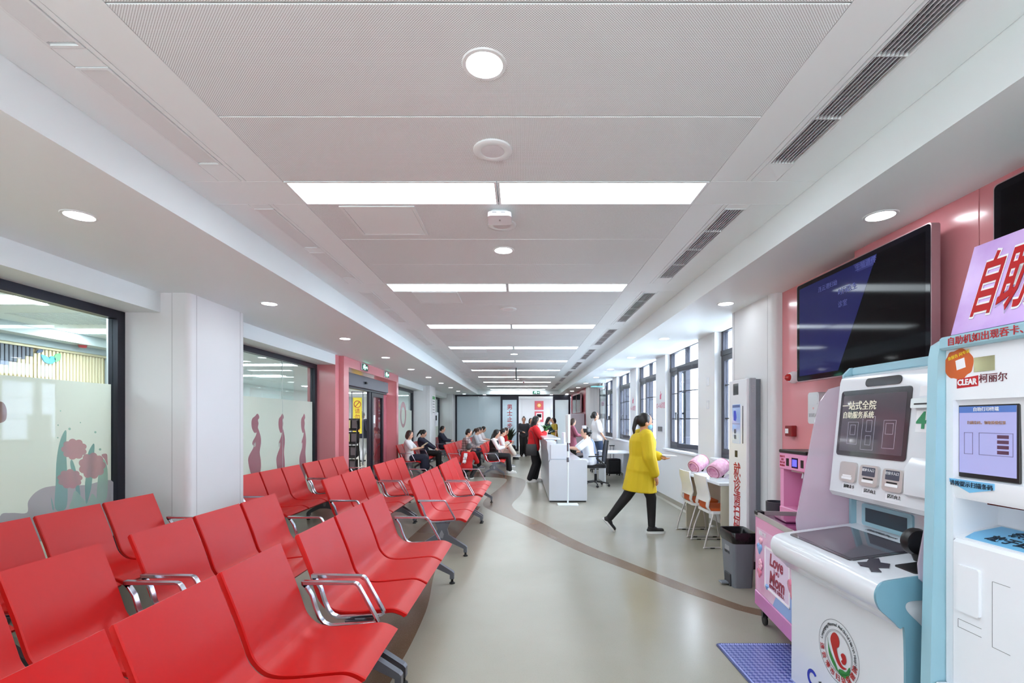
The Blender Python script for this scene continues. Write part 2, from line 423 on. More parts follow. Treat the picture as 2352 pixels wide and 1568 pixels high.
# unseen rear wall; its glazing is added to bring daylight to the ceiling
wb = MB(); wb.box(-8.6, -3.80, YB - 0.2, YB, 0, 3.1); wb.box(2.42, 2.98, YB - 0.2, YB, 0, 3.1); wb.box(-3.80, 2.42, YB - 0.2, YB, SZ - 0.05, 3.1)
w = wb.build('wall_back', white_wall); w['kind'] = 'structure'
rg_ = thing('window_10', None, None); rg_['kind'] = 'structure'
for x in (-3.80, -1.76, 0.30, 2.36): MB().box(x, x + .06, YB - .12, YB - .04, 0, SZ - .05).build('mullion', dark_frame, rg_)
MB().box(-3.8, 2.42, YB - .12, YB - .04, SZ - .11, SZ - .05).build('head_rail', dark_frame, rg_); MB().box(-3.8, 2.42, YB - .12, YB - .04, 0, .08).build('sill_rail', dark_frame, rg_)
for x in (-3.74, -1.70, 0.36): MB().box(x, x + 1.98, YB - .085, YB - .075, .08, SZ - .11).build('pane', clear_glass('added_rear_glass', (226, 228, 228), 1.5), rg_)

# ---- glazed side: beams, columns, pink portal
BZ = 2.534
def beam(y0, y1):
    o = B('beam', white_ceil, None, -3.98, -3.461, y0, y1, BZ, SZ + 0.04); o['kind'] = 'structure'
beam(YB, 4.64); beam(5.576, 9.01); beam(13.29, 17.1); beam(18.07, 22.6)
def column(y0, y1, x0=-3.98, x1=-3.182, side=1):
    r = 0.05; o = thing('column', None, None); o['kind'] = 'structure'
    pts = []
    xs = (x1 - r * side)
    for cx, cy, a0 in (((xs, y1 - r, 0), (xs, y0 + r, 270)) if side == 1 else ((xs, y0 + r, 180), (xs, y1 - r, 90))):
        seq = range(6) if side == -1 else range(5, -1, -1)
        for i in seq:
            a = R(a0 + 18 * i)
            pts.append((cx + r * math.cos(a), cy + r * math.sin(a)))
    pts = ([(x0, y0)] + [p for p in sorted(pts, key=lambda p: p[1])] + [(x0, y1)])
    MB().prism(pts, 'z', 0.06, SZ + 0.03).build('cladding', white_wall, o, 30)
    # vertical panel joints
    d = 0.0012
    for yy in (y0 + 0.10, y1 - 0.10): MB().box(x1 - 0.004 * side, x1 + d * side, yy, yy + 0.004, 0.1, SZ).build('seam', mat('seam_grey', (170, 170, 174), 0.6), o)
    xj = x1 - 0.17 * side
    MB().box(xj, xj + 0.004, y0 - d, y0 + 0.003, 0.1, SZ).build('seam', MATS['seam_grey'], o)
    MB().box(x0, x1 - 0.012 * side, y0 + 0.012, y1 - 0.012, 0, 0.06).build('plinth', steel_grey, o)
    return o
column(4.64, 5.576); column(17.1, 18.07); column(22.6, YE)
# pink pier and portal around the sliding door
portal = thing('wall_portal', None, None); portal['kind'] = 'structure'
MB().box(-3.98, -3.461, 9.01, 9.2, 0, SZ + 0.03).build('pier', pinkwall, portal)
px_f = -3.37
MB().box(-3.98, px_f, 9.2, 9.457, 0, SZ + 0.03).build('jamb', pinkwall, portal)
MB().box(-3.98, px_f, 13.1, 13.29, 0, SZ + 0.03).build('jamb', pinkwall, portal)
MB().box(-3.98, px_f, 9.457, 13.1, BZ, SZ + 0.03).build('lintel', pinkwall, portal)
MB().box(px_f - 0.003, px_f + 0.0015, 9.455, 9.461, 0, BZ).build('seam', pink_dark, portal)
MB().box(px_f - 0.003, px_f + 0.0015, 13.1, 13.104, 0, BZ).build('seam', pink_dark, portal)
# sliding door
door = thing('door_1', None, None); door['kind'] = 'structure'
m_head = mat('door_operator_grey', (98, 98, 112), 0.3, metal=0.6)
MB().box(-3.62, -3.46, 9.46, 12.6, 2.20, 2.47, 0.01).build('operator_box', m_head, door)
MB().box(-3.60, -3.50, 9.46, 12.6, 2.16, 2.20).build('track', dark_frame, door)
MB().box(-3.46, -3.42, 10.72, 10.80, 2.30, 2.35, 0.006).build('sensor', black, door)
for y0, y1 in ((11.28, 11.40), (11.47, 11.60), (12.34, 12.46)):
    MB().box(-3.60, -3.54, y0, y1, 0, 2.16).build('stile', dark_frame, door)
MB().box(-3.60, -3.54, 11.60, 12.34, 2.06, 2.16).build('top_rail', dark_frame, door)
MB().box(-3.60, -3.54, 11.60, 12.34, 0.0, 0.12).build('bottom_rail', dark_frame, door)
MB().box(-3.576, -3.566, 11.60, 12.34, 0.12, 2.06).build('pane', clear_glass('door_glass', (215, 205, 210), 1.6), door)
MB().box(-3.70, -3.64, 12.46, 13.1, 0.0, 2.2).build('fixed_leaf', pink_dark, door)
MB().box(-3.562, -3.56, 11.64, 11.80, 1.42, 1.62).build('notice', paper, door)

# glazing bays
m_film = frosted('frosted_film', (232, 235, 228), 0.10)
m_rose = frosted('rose_film', (216, 140, 162), 0.45, transl=0.45)
m_rose_l = frosted('pale_rose_film', (240, 182, 194), 0.45, transl=0.45)
m_teal_f = frosted('teal_film', (162, 216, 212), 0.45, transl=0.45)
m_mint_f = frosted('mint_film', (198, 234, 222), 0.45, transl=0.45)
m_lilac_f = frosted('lilac_film', (222, 216, 228), 0.45, transl=0.45)
m_brown_f = frosted('brown_film', (180, 150, 132), 0.03, transl=0.4)
FZ = 1.835
WINS = []
def glazing(n, y0, y1, seams=()):
    o = thing('window_%d' % n, None, None); o['kind'] = 'structure'; WINS.append(o)
    a, b = GX - 0.09, GX
    MB().box(a, b, y0, y1, BZ - 0.08, BZ).build('window_frame', dark_frame, o)
    MB().box(a, b, y0, y1, 0, 0.10).build('window_frame', dark_frame, o)
    for s0, s1 in ((y0, y0 + 0.085), (y1 - 0.085, y1)): MB().box(a, b, s0, s1, 0.10, BZ - 0.08).build('window_frame', dark_frame, o)
    MB().box(GX - 0.055, GX - 0.045, y0 + 0.085, y1 - 0.085, 0.10, BZ - 0.08).build('pane', glass, o)
    MB().box(GX - 0.0445, GX - 0.0425, y0 + 0.085, y1 - 0.11, 0.10, FZ).build('frosted_film', m_film, o)
    for s in seams: MB().box(GX - 0.056, GX - 0.041, s - 0.004, s + 0.004, 0.1, BZ - 0.08).build('seam', mat('silicone_seam', (190, 200, 200), 0.4), o)
    return o
w1 = glazing(1, -0.6, 4.64); w0 = glazing(2, 5.576, 9.01, (8.0 - 0.21,)); w3 = glazing(3, 13.29, 17.1); w4 = glazing(4, 18.07, 22.6)
wl = B('wall_left', white_wall, None, -3.98, -3.80, YB, -0.6, 0, BZ); wl['kind'] = 'structure'
FX = GX - 0.0425
def decal(win, name, pts, m, lift=0.0004, smooth=True, k=5):
    """film cut-out: pts are (y, z) on the film"""
    q = [(p.x, p.y) for p in crom([(a, b, 0) for a, b in pts], k, True)] if smooth else pts
    return MB().prism(q, 'x', FX, FX + lift).build(name, m, win)
D = lambda L: [on_x(px, py, FX) for px, py in L]
# flowers on the first bay (survey points of the print)
def c3(L): return D([(x / 4.613, 860 + y / 4.613) for x, y in L])
decal(w1, 'film_hill', c3([(0, 1500), (120, 1465), (285, 1462), (300, 1340), (400, 1230), (560, 1180), (900, 1170), (1215, 1150), (1215, 1700), (600, 1750), (0, 1780)]), m_lilac_f, 0.0003)
for L, mm, li in (
    ([(700, 590), (640, 690), (600, 900), (590, 1150), (585, 1420), (700, 1410), (715, 1150), (700, 800)], m_teal_f, 0.0006),
    ([(1000, 740), (950, 790), (925, 870), (920, 1000), (900, 1180), (915, 1370), (965, 1200), (985, 1000)], m_teal_f, 0.0005),
    ([(1090, 890), (1070, 1000), (1040, 1080), (1030, 1350), (1130, 1300), (1138, 1000)], m_mint_f, 0.0005),
    ([(760, 900), (745, 960), (790, 1150), (830, 1400), (850, 1250), (800, 1000)], m_teal_f, 0.0004),
    ([(540, 1300), (555, 1425), (572, 1415)], m_teal_f, 0.0006),
    ([(800, 1230), (760, 1330), (740, 1420), (880, 1400), (1040, 1380), (980, 1260), (920, 1350)], m_mint_f, 0.00045)):
    decal(w1, 'film_leaf', c3(L), mm, li)
def scallop(cx, cy, rx, ry, k, ph=0):
    n = k * 6
    return [(cx + rx * math.cos(2 * PI * i / n + ph) * (.86 + .14 * abs(math.sin(PI * i / 6))), cy + ry * math.sin(2 * PI * i / n + ph) * (.86 + .14 * abs(math.sin(PI * i / 6)))) for i in range(n)]
decal(w1, 'film_flower', c3(scallop(785, 790, 138, 112, 9)), m_rose_l, 0.0009)
decal(w1, 'film_flower', c3(scallop(975, 965, 145, 140, 9, .3)), m_rose_l, 0.0009)
decal(w1, 'film_flower', c3(scallop(740, 1105, 135, 105, 9, .2)), m_rose_l, 0.001)
decal(w1, 'film_flower', c3([(1075, 850), (1130, 840), (1138, 900), (1138, 960), (1110, 900)]), m_rose_l, 0.0009)
decal(w1, 'film_patch', D([(-14, 930), (-4, 922), (8, 925), (15, 940), (14, 962), (4, 970), (-10, 968)]), m_brown_f, 0.0006)
for x, y, r in ((737, 575, 14), (1010, 610, 12), (1060, 792, 13), (893, 842, 14), (612, 668, 8), (640, 385, 8), (852, 508, 7), (615, 535, 8)):
    decal(w1, 'film_dot', c3([(x + r * math.cos(a), y + r * math.sin(a)) for a in (0, 1.05, 2.1, 3.14, 4.2, 5.25)]), m_mint_f, 0.0005, True, 2)
# three mothers-to-be on the second bay
def c5(L): return D([(540 + x / 4.355, 760 + y / 4.355) for x, y in L])
S0 = [(222, 826), (238, 845), (240, 870), (228, 890), (234, 925), (228, 965), (240, 1000), (256, 1060), (258, 1120), (246, 1210), (256, 1290), (258, 1360), (250, 1420), (240, 1500), (185, 1500), (150, 1400), (133, 1320), (132, 1270), (150, 1225), (185, 1160), (173, 1130), (178, 1100), (205, 1050), (214, 1015), (193, 1018), (170, 975), (163, 920), (172, 875), (200, 850)]
def shift(L, sx, x0, dx): return [(dx + (x - x0) * sx, y) for x, y in L]
decal(w0, 'film_figure', c5(S0), m_rose, 0.0006, True, 3)
decal(w0, 'film_figure', c5(shift(S0, 0.66, 195, 455)), m_rose, 0.0006, True, 3)
decal(w0, 'film_figure', c5(shift(S0, 0.52, 195, 676)), m_rose, 0.0006, True, 3)
for x, s in ((195, 1), (442, .66), (666, .52)):
    decal(w0, 'film_heart', c5([(x - 12 * s, 1150), (x - 8 * s, 1112), (x, 1125), (x + 10 * s, 1110), (x + 12 * s, 1145), (x, 1160)]), m_film, 0.0009, True, 2)
# looping bow on the third bay
lp = [(916 + 10 + 7 * math.cos(t), 952 + 30 * math.sin(t)) for t in [i * PI / 10 for i in range(20)]]
lq = [(916 + 10 + 4.2 * math.cos(t), 954 + 20 * math.sin(t)) for t in [i * PI / 10 for i in range(20)]]
a3, b3 = D(lp), D(lq); mm = MB()
mm.loft([[(FX, p[0], p[1]), (FX + .0006, p[0], p[1]), (FX + .0006, q[0], q[1]), (FX, q[0], q[1])] for p, q in zip(a3 + a3[:1], b3 + b3[:1])], cap=False).build('film_loop', m_rose_l, w3)

# ---- window side
wr = MB()
wy = [(5.58, 6.71), (7.335, 9.004), (9.628, 11.29), (11.92, 13.58), (14.2, 15.87)]
wr.box(WX, 2.96, 5.4, 17.1, 0, 0.98)
prev = 5.4
for a, b in wy + [(17.1, 17.1)]:
    wr.box(WX, 2.96, prev, a, 0.98, SZ + 0.05); prev = b
wall_r = wr.build('wall_right', white_wall); wall_r['kind'] = 'structure'
sk = MB().prism([(WX, 0.105), (WX - 0.004, 0.105), (WX - 0.006, 0.03), (WX - 0.03, 0.002), (WX - 0.03, 0), (WX, 0)], 'y', 5.6, 17.1).build('baseboard_right', m_floor); sk['kind'] = 'structure'
m_out = clear_glass('window_glass', (238, 244, 250), 1.45)
def casement(n, y0, y1, open_near=0.0):
    o = thing('window_%d' % n, None, None); o['kind'] = 'structure'
    a, b = WX + 0.095, WX + 0.165; f = 0.055
    MB().box(a, b, y0, y1, 0.98, 0.98 + f).build('window_frame', win_frame, o)
    MB().box(a, b, y0, y1, SZ - 0.01, SZ + 0.05).build('window_frame', win_frame, o)
    MB().box(a - 0.012, b, y0, y1, 2.385, 2.455).build('transom', win_frame, o)
    for s0 in (y0, y1 - f): MB().box(a, b, s0, s0 + f, 0.98 + f, SZ).build('window_frame', win_frame, o)
    mid = (y0 + y1) / 2
    MB().box(a - 0.006, b, mid - 0.032, mid + 0.032, 0.98 + f, 2.385).build('mullion', win_frame, o)
    MB().box(a, b, mid - 0.022, mid + 0.022, 2.455, SZ).build('mullion', win_frame, o)
    for s0, s1 in ((y0 + f, mid - 0.022), (mid + 0.022, y1 - f)):
        MB().box(a + 0.03, a + 0.036, s0, s1, 2.455, SZ).build('pane', m_out, o)
    for k, (s0, s1) in enumerate(((y0 + f, mid - 0.032), (mid + 0.032, y1 - f))):
        h = bpy.data.objects.new('sash', None); COL.objects.link(h); h.parent = o
        hinge = s0 if k == 0 else s1
        h.location = (a + 0.02, hinge, 0)
        sg = 1 if k == 0 else -1; wd = s1 - s0
        def bx(x0, x1, u0, u1, z0, z1): return MB().box(x0, x1, sg * u0, sg * u1, z0, z1)
        z0, z1 = 0.98 + f + 0.004, 2.38
        bx(-0.03, 0.03, 0.003, wd - 0.003, z0, z0 + 0.07).build('rail', win_frame, h)
        bx(-0.03, 0.03, 0.003, wd - 0.003, z1 - 0.07, z1).build('rail', win_frame, h)
        bx(-0.03, 0.03, 0.003, 0.06, z0 + 0.07, z1 - 0.07).build('stile', win_frame, h)
        bx(-0.03, 0.03, wd - 0.06, wd - 0.003, z0 + 0.07, z1 - 0.07).build('stile', win_frame, h)
        bx(-0.004, 0.004, 0.06, wd - 0.06, z0 + 0.07, z1 - 0.07).build('pane', m_out, h)
        for t in (0.36, 0.70):
            zz = z0 + (z1 - z0) * t
            bx(-0.012, 0.012, 0.06, wd - 0.06, zz - 0.008, zz + 0.008).build('glazing_bar', win_frame, h)
        bx(-0.075, -0.03, wd - 0.045, wd - 0.02, 1.60, 1.63).build('handle', black, h)
        bx(-0.075, -0.055, wd - 0.043, wd - 0.022, 1.50, 1.63).build('handle', black, h)
        if k == 0 and open_near: h.rotation_euler = (0, 0, open_near)
    MB().box(WX - 0.045, a, y0 - 0.05, y1 + 0.05, 0.945, 0.982, 0.006).build('window_sill', plastic_white, o)
    return o
for i, (a, b) in enumerate(wy): casement(5 + i, a, b, R(12) if i == 1 else (R(7) if i in (2, 3) else 0))
column(4.64, 5.576, 2.98, 2.42, -1); column(17.1, 18.07, 2.98, 2.42, -1)
# pink wall with the displays: recessed bay by the column, proud panels nearer
wp = thing('wall_pink', None, None); wp['kind'] = 'structure'
MB().box(2.51, 2.98, 3.513, 4.64, 0, SZ + 0.03).build('panel', pinkwall, wp)
yy = 3.51
for y1 in (2.553, 1.60, 0.64, -0.32, -1.28, YB):
    MB().box(2.42, 2.98, y1 + 0.002, yy - 0.002, 0, SZ + 0.03, 0.002).build('panel', pinkwall, wp); yy = y1
MB().box(2.44, 2.98, YB, 3.51, 0, SZ).build('backing', pink_dark, wp)
wp2 = B('wall_pink_end', mat('crimson_panel', (168, 66, 76), 0.3), None, 2.42, 2.98, 18.07, YE, 0, SZ + 0.03); wp2['kind'] = 'structure'
# far end: glazed partition, two dark-framed doors, opening to the inner hall
ew = thing('wall_end', None, None); ew['kind'] = 'structure'
MB().box(-3.98, 2.98, YE, YE + 0.08, SZ - 0.07, SZ + 0.05).build('head_rail', dark_frame, ew)
MB().box(-3.18, -3.10, YE, YE + 0.08, 0, SZ - 0.07).build('post', dark_frame, ew)
MB().box(-3.98, -3.18, YE, YE + 0.1, 0, SZ).build('wall_panel', white_wall, ew)
m_fr2 = frosted('frosted_partition', (214, 226, 232), 0.10)
for x0, x1 in ((-3.10, -2.05), (-2.045, -0.985)):
    MB().box(x0, x1, YE + 0.03, YE + 0.042, 0.05, SZ - 0.07).build('pane', m_fr2, ew)
MB().box(-3.10, -0.985, YE, YE + 0.08, 0, 0.05).build('sill_rail', dark_frame, ew)
def leaf(n, x0, x1, pm):
    o = thing('door_%d' % n, None, None); o['kind'] = 'structure'
    y0, y1 = YE - 0.01, YE + 0.07; f = 0.095; T = SZ - 0.072
    for a, b in ((x0, x0 + f), (x1 - f, x1)): MB().box(a, b, y0, y1, 0, T).build('stile', dark_frame, o)
    MB().box(x0 + f, x1 - f, y0, y1, T - 0.17, T).build('top_rail', dark_frame, o)
    MB().box(x0 + f, x1 - f, y0, y1, 0.0, 0.12).build('bottom_rail', dark_frame, o)
    MB().box(x0 + f, x1 - f, y0 + 0.03, y0 + 0.04, 0.12, T - 0.17).build('pane', pm, o)
    return o
d2 = leaf(2, -0.985, -0.11, clear_glass('partition_glass', (222, 232, 236), 1.5)); d3 = leaf(3, 1.55, 2.40, frosted('half_frosted', (206, 220, 220), 0.45))
for i, ch in enumerate('男士止步'):
    text('lettering', ch, 0.27, (-0.545, YE + 0.018, 2.12 - 0.305 * i), m=red_txt, parent=d2, weight=0.004, **END_)
# inner hall behind
ih = B('wall_inner_hall', mat('pale_grey_wall', (212, 214, 218), 0.5), None, -4.2, 4.2, 28.2, 28.35, 0, 3.0); ih['kind'] = 'structure'
MB().box(0.05, 0.06, 28.19, 28.2, 0, 2.9).build('seam', MATS['seam_grey'], ih)
MB().box(1.75, 2.75, 28.16, 28.2, 0, 2.1).build('door_leaf', mat('pale_blue_door', (196, 206, 222), 0.5), ih)
hc = B('ceiling_hall', white_ceil, None, -4.2, 4.2, YE + 0.1, 28.4, 2.76, 2.9); hc['kind'] = 'structure'
for x0 in (-4.3, 4.2):
    o = B('wall_hall_side', white_wall, None, x0, x0 + 0.1, YE + 0.1, 28.3, 0, 2.8); o['kind'] = 'structure'
# corridor beyond the glazed side
cw = thing('wall_corridor', None, None); cw['kind'] = 'structure'
m_cor = mat('corridor_white', (236, 238, 238), 0.5); m_cream = mat('cream_slat', (222, 206, 168), 0.45); m_dslat = mat('dark_slat', (92, 94, 104), 0.5)
MB().box(-8.6, -8.4, YB, 24.5, 0, 2.9).build('panel', m_cor, cw)
MB().box(-8.4, -3.98, 23.6, 23.7, 0, 2.9).build('panel', m_cor, cw)
SX = -6.0
MB().box(SX - .12, SX - .03, 2.0, 7.0, 0, 2.42).build('slat_backing', mat('slat_back', (170, 148, 104), 0.6), cw)
sl = MB().box(SX - .03, SX, -0.016, 0.016, 0, 2.39, 0.005).mesh('slat', m_cream)
y = 4.2
while y < 6.95:
    h = 2.39
    if y < 5.98: h = 2.10 + 0.045 * max(0, round((y - 5.5) / 0.096))
    o = link('slat', sl, cw); o.location = (0, y, 0); o.scale = (1, 1, h / 2.39)
    if h < 2.3: MB().box(SX - .03, SX, y - 0.016, y + 0.016, h + 0.003, 2.39).build('slat', m_dslat, cw)
    y += 0.048
MB().box(SX - .12, SX + .06, 7.0, 7.14, 0, 2.62).build('pilaster', mat('grey_pilaster', (168, 178, 180), 0.5), cw)
MB().box(SX - .12, SX + .02, 2.0, 7.0, 2.39, 2.42).build('ledge', m_cream, cw)
MB().box(SX - .12, SX + .05, 2.0, 7.0, 2.42, 2.50).build('ledge', mat('grey_ledge', (176, 184, 186), 0.5), cw)
MB().box(SX - .12, SX + .25, 2.0, 7.0, 2.50, 2.62).build('ledge', mat('grey_ledge_2', (196, 204, 204), 0.5), cw)
cc = B('ceiling_corridor', white_ceil, None, -8.6, -3.98, YB, 24.5, 2.62, 2.8); cc['kind'] = 'structure'
gr = B('ground_outside', mat('courtyard_paving', (196, 197, 198), 0.8, bump=(20, 0.2)), None, 2.98, 30, -30, 40, -0.6, -0.5); gr['kind'] = 'structure'
gr2 = B('ground_outside', mat('daylight_bounce_ground', (232, 232, 230), 0.8), None, -20, 2.98, -30, YB - .42, -0.12, -0.02); gr2['kind'] = 'structure'  # pale ground added out of view to bounce daylight up to the ceiling
m_stone = mat('pebbledash', (196, 204, 220), 0.9, vary=(55, (176, 184, 204), (214, 220, 232)), bump=(70, 0.6))
fb = thing('exterior_wall', None, None); fb['kind'] = 'structure'
op = B('low_sky_blocker', mat('sky_blocker_grey', (140, 142, 146), 0.9), None, -26, 18, -15, -14, -0.1, 9.0); op['kind'] = 'structure'  # unseen block, added to hide the low sky from the rear glazing
MB().box(3.3, 14.0, 17.9, 18.6, -0.5, 5.0).build('facade', m_stone, fb)
for z in (0.6, 1.7, 2.9): MB().box(3.3, 14.0, 17.885, 17.9, z, z + 0.02).build('string_course', mat('stone_joint', (150, 158, 174), 0.9), fb)
# ------------------------------------------------------------------ CEILING FITTINGS
m_panel = emitter('panel_light', (236, 248, 255), PANEL_L, 'FRONT')
m_spot = emitter('downlight_glow', (244, 250, 255), SPOT_L, 'FRONT')
lp_frame = MB()
def panel_frame():
    m = MB(); z0, z1 = CZ - 0.004, CZ + 0.03; x0, x1, y0, y1 = 0.003, 1.287, -0.014, 0.292; f = 0.014
    m.loft([[(x0, y0, z), (x1, y0, z), (x1, y1, z), (x0, y1, z)] for z in (z1, z0)], cap=False)
    m.loft([[(x0, y0, z0), (x1, y0, z0), (x1, y1, z0), (x0, y1, z0)], [(x0 + f, y0 + f, z0), (x1 - f, y0 + f, z0), (x1 - f, y1 - f, z0), (x0 + f, y1 - f, z0)], [(x0 + f, y0 + f, z0 + .006), (x1 - f, y0 + f, z0 + .006), (x1 - f, y1 - f, z0 + .006), (x0 + f, y1 - f, z0 + .006)]], cap=False)
    return m.mesh('frame', metal_white)
pf = panel_frame(); pd = MB().add([(0.017, 0, CZ + .001), (0.017, .278, CZ + .001), (1.273, .278, CZ + .001), (1.273, 0, CZ + .001)], [(0, 1, 2, 3)]).mesh('diffuser', m_panel, fix=False)
for i, yk in enumerate(ROWY):
    for s, (x0, side) in enumerate(((PX0, 'glazed'), (PX0 + 1.29, 'window'))):
        n = ('lit ceiling panel, %s-side half of the %s light strip' % (side, ordn(i - 2))) if i >= 2 else 'lit ceiling panel behind the viewer, %s half, strip %s' % (side, 'overhead' if i == 1 else 'at the back')
        t = thing('ceiling_light_panel', n, 'ceiling light', (x0, yk, 0), 0, 'rectangular ceiling light panels')
        link('frame', pf, t); link('diffuser', pd, t)
# downlights
dl_ring = MB().lathe([(0.074, 0.0), (0.088, 0.0), (0.092, 0.004), (0.092, 0.012), (0.074, 0.012), (0.074, 0.0)], n=28).mesh('trim_ring', metal_white, 40)
dl_lens = MB().add([(0.0745 * math.cos(-2 * PI * j / 20), 0.0745 * math.sin(-2 * PI * j / 20), 0.0012) for j in range(20)], [tuple(range(20))]).mesh('lens', m_spot, fix=False)
def downlight(x, y, z, label, group):
    t = thing('downlight', label, 'downlight', (x, y, z - 0.0045), 0, group)
    link('trim_ring', dl_ring, t); link('lens', dl_lens, t); return t
for k in range(-1, 10):
    y = 2.89 + 2.182 * k
    w_ = ordn(k) if k >= 0 else 'hidden rearmost'
    downlight(-2.64, y, SZ, 'round recessed downlight, %s along the glazed-side soffit' % w_, 'glazed-side soffit downlights')
    downlight(2.15, y, SZ, 'round recessed downlight, %s along the window-side soffit' % w_, 'window-side soffit downlights')
for i, x in enumerate((-1.75, 1.47, 2.2)): downlight(x, 23.2, SZ, 'small lit downlight in the end soffit, %s from the frosted partition corner' % ordn(i), 'end soffit downlights')
for i, y in enumerate((1.958, 4.10, 10.55, 17.05)):
    downlight(-0.148, y, CZ, ['large bright round downlight in the perforated ceiling before the first light strip', 'bright round downlight behind the wifi unit', 'small round downlight just beyond the fourth light strip', 'tiny round downlight beside the hanging display'][i], 'centre-line downlights')
# loudspeakers
def speaker(x, y, label):
    t = thing('ceiling_speaker', label, 'speaker', (x, y, CZ - 0.012))
    MB().lathe([(0.062, 0.002), (0.066, 0.0), (0.096, 0.0), (0.103, 0.004), (0.104, 0.012), (0.062, 0.012), (0.062, 0.002)], n=36).build('trim_ring', metal_white, t, 40)
    MB().lathe([(0.0001, 0.001), (0.02, 0.0), (0.045, 0.0015), (0.063, 0.003), (0.063, 0.010), (0.0001, 0.010)], n=36).build('speaker_grille', mat('speaker_mesh', (222, 222, 226), 0.6, bump=(500, 0.6)), t, 40)
    return t
speaker(-0.150, 2.576, 'white round ceiling speaker between downlight and first light strip')
speaker(-0.139, 3.56, 'white round ceiling speaker half hidden behind the wifi unit')
speaker(-0.16, 6.26, 'white round ceiling speaker after the second light strip')
t = thing('wifi_unit', 'white rounded wifi unit on the ceiling under the first light strip', 'wifi unit', (-0.147, 3.37, CZ))
MB().prism(round_poly(-0.082, 0.082, -0.082, 0.082, 0.03), 'z', -0.048, -0.018).build('housing', plastic_white, t, 30)
MB().prism(round_poly(-0.06, 0.06, -0.06, 0.06, 0.02), 'z', -0.018, 0.0).build('mount', metal_white, t, 30)
MB().box(-0.006, 0.006, -0.012, 0.012, -0.0486, -0.048).build('logo', mat('grey_mark', (150, 150, 155), 0.5), t)
for x0 in (-0.05, 0.01): MB().box(x0, x0 + 0.03, -0.0826, -0.0818, -0.028, -0.023).build('vent_slot', mat('slot_grey', (120, 120, 124), 0.6), t)
# access hatches
def hatch(x0, x1, y0, y1, label):
    t = thing('access_hatch', label, 'access hatch', ((x0 + x1) / 2, (y0 + y1) / 2, CZ)); w, h = (x1 - x0) / 2, (y1 - y0) / 2; f = 0.022
    m = MB(); z = -0.007
    m.loft([[(-w, -h, 0), (w, -h, 0), (w, h, 0), (-w, h, 0)], [(-w, -h, z), (w, -h, z), (w, h, z), (-w, h, z)], [(-w + f, -h + f, z), (w - f, -h + f, z), (w - f, h - f, z), (-w + f, h - f, z)], [(-w + f, -h + f, 0), (w - f, -h + f, 0), (w - f, h - f, 0), (-w + f, h - f, 0)]], cap=False)
    m.build('frame', metal_white, t)
    MB().box(-w + f + .003, w - f - .003, -h + f + .003, h - f - .003, -0.005, 0.0).build('hatch_panel', mat('satin_white_sheet', (230, 240, 242), 0.35, bump=(5, 0.25)), t)
hatch(-1.226, -0.717, 3.25, 3.755, 'square white access hatch behind the first light strip')
hatch(-1.226, -0.717, 5.43, 5.93, 'square white access hatch behind the second light strip')
hatch(-1.226, -0.717, 9.80, 10.30, 'square white access hatch behind the fourth light strip')
# return grilles on the glazed side
void = mat('duct_dark', (16, 16, 18), 0.9)
g_fr = MB()
def ring_frame(x0, x1, y0, y1, z0, z1, f):
    m = MB()
    for a, b, c, d in ((x0, x1, y0, y0 + f), (x0, x1, y1 - f, y1), (x0, x0 + f, y0 + f, y1 - f), (x1 - f, x1, y0 + f, y1 - f)): m.box(a, b, c, d, z0, z1)
    return m
lw = LG[1] - LG[0]; gl = 0.758
gf = ring_frame(0.002, lw - 0.002, 0.002, gl - 0.002, CZ - 0.003, CZ + 0.02, 0.012).mesh('frame', metal_white)
gs = MB().prism([(0, CZ - 0.002), (0.0108, CZ + 0.002), (0.0108, CZ + 0.004), (0, CZ)], 'y', 0.016, gl - 0.03).mesh('slat', metal_white)
gv = MB().box(0.004, lw - 0.004, 0.004, gl - 0.004, CZ + 0.012, CZ + 0.06).mesh('duct', mat('filter_grey', (225, 226, 228), 0.9))
for i, yk in enumerate(ROWY[1:]):
    for j, y0 in enumerate((yk + 0.361, yk + 1.221)):
        lab = 'white slotted return grille, %s of the pair in ceiling bay %s' % (('near one', 'far one')[j], ('overhead' if i == 0 else ordn(i - 1)))
        t = thing('return_grille', lab, 'air grille', (LG[0], y0, 0), 0, 'return grilles along the glazed side')
        link('frame', gf, t); link('duct', gv, t)
        for q in range(8):
            o = link('slat', gs, t); o.location = (0.014 + q * 0.0142, 0, 0)
rw = RG[1] - RG[0]; rl = 1.61
rf = ring_frame(0.002, rw - 0.002, 0.002, rl - 0.002, CZ - 0.003, CZ + 0.02, 0.01).mesh('frame', metal_white)
rs = MB().prism([(0.0, CZ - 0.002), (0.005, CZ - 0.002), (0.008, CZ + 0.012), (0.0055, CZ + 0.012)], 'y', 0.012, rl - 0.012).mesh('slat', mat('grille_grey_white', (196, 196, 200), 0.35))
rc = MB().box(0.01, rw - 0.01, -0.003, 0.003, CZ - 0.002, CZ + 0.014).mesh('cross_bar', metal_white)
rvn = MB().box(0.01, rw - 0.01, -0.001, 0.001, CZ + 0.024, CZ + 0.045).mesh('vane', mat('grille_vane', (120, 120, 124), 0.5))
rv = MB().box(0.004, rw - 0.004, 0.004, rl - 0.004, CZ + 0.055, CZ + 0.075).mesh('duct', void)
for i, yk in enumerate(ROWY[1:]):
    lab = 'long dark-slotted supply diffuser, %s along the window-side ceiling strip' % ordn(i)
    t = thing('supply_diffuser', lab, 'air diffuser', (RG[0], yk + 0.36, 0), 0, 'supply diffusers along the window side')
    link('frame', rf, t); link('duct', rv, t)
    for q in range(7):
        o = link('slat', rs, t); o.location = (0.016 + q * 0.0175, 0, 0)
    for q in (0.4, 0.8, 1.2):
        o = link('cross_bar', rc, t); o.location = (0, q, 0)
    if i < 2:
        for q in range(40):
            o = link('vane', rvn, t); o.location = (0, 0.03 + q * 0.04, 0)
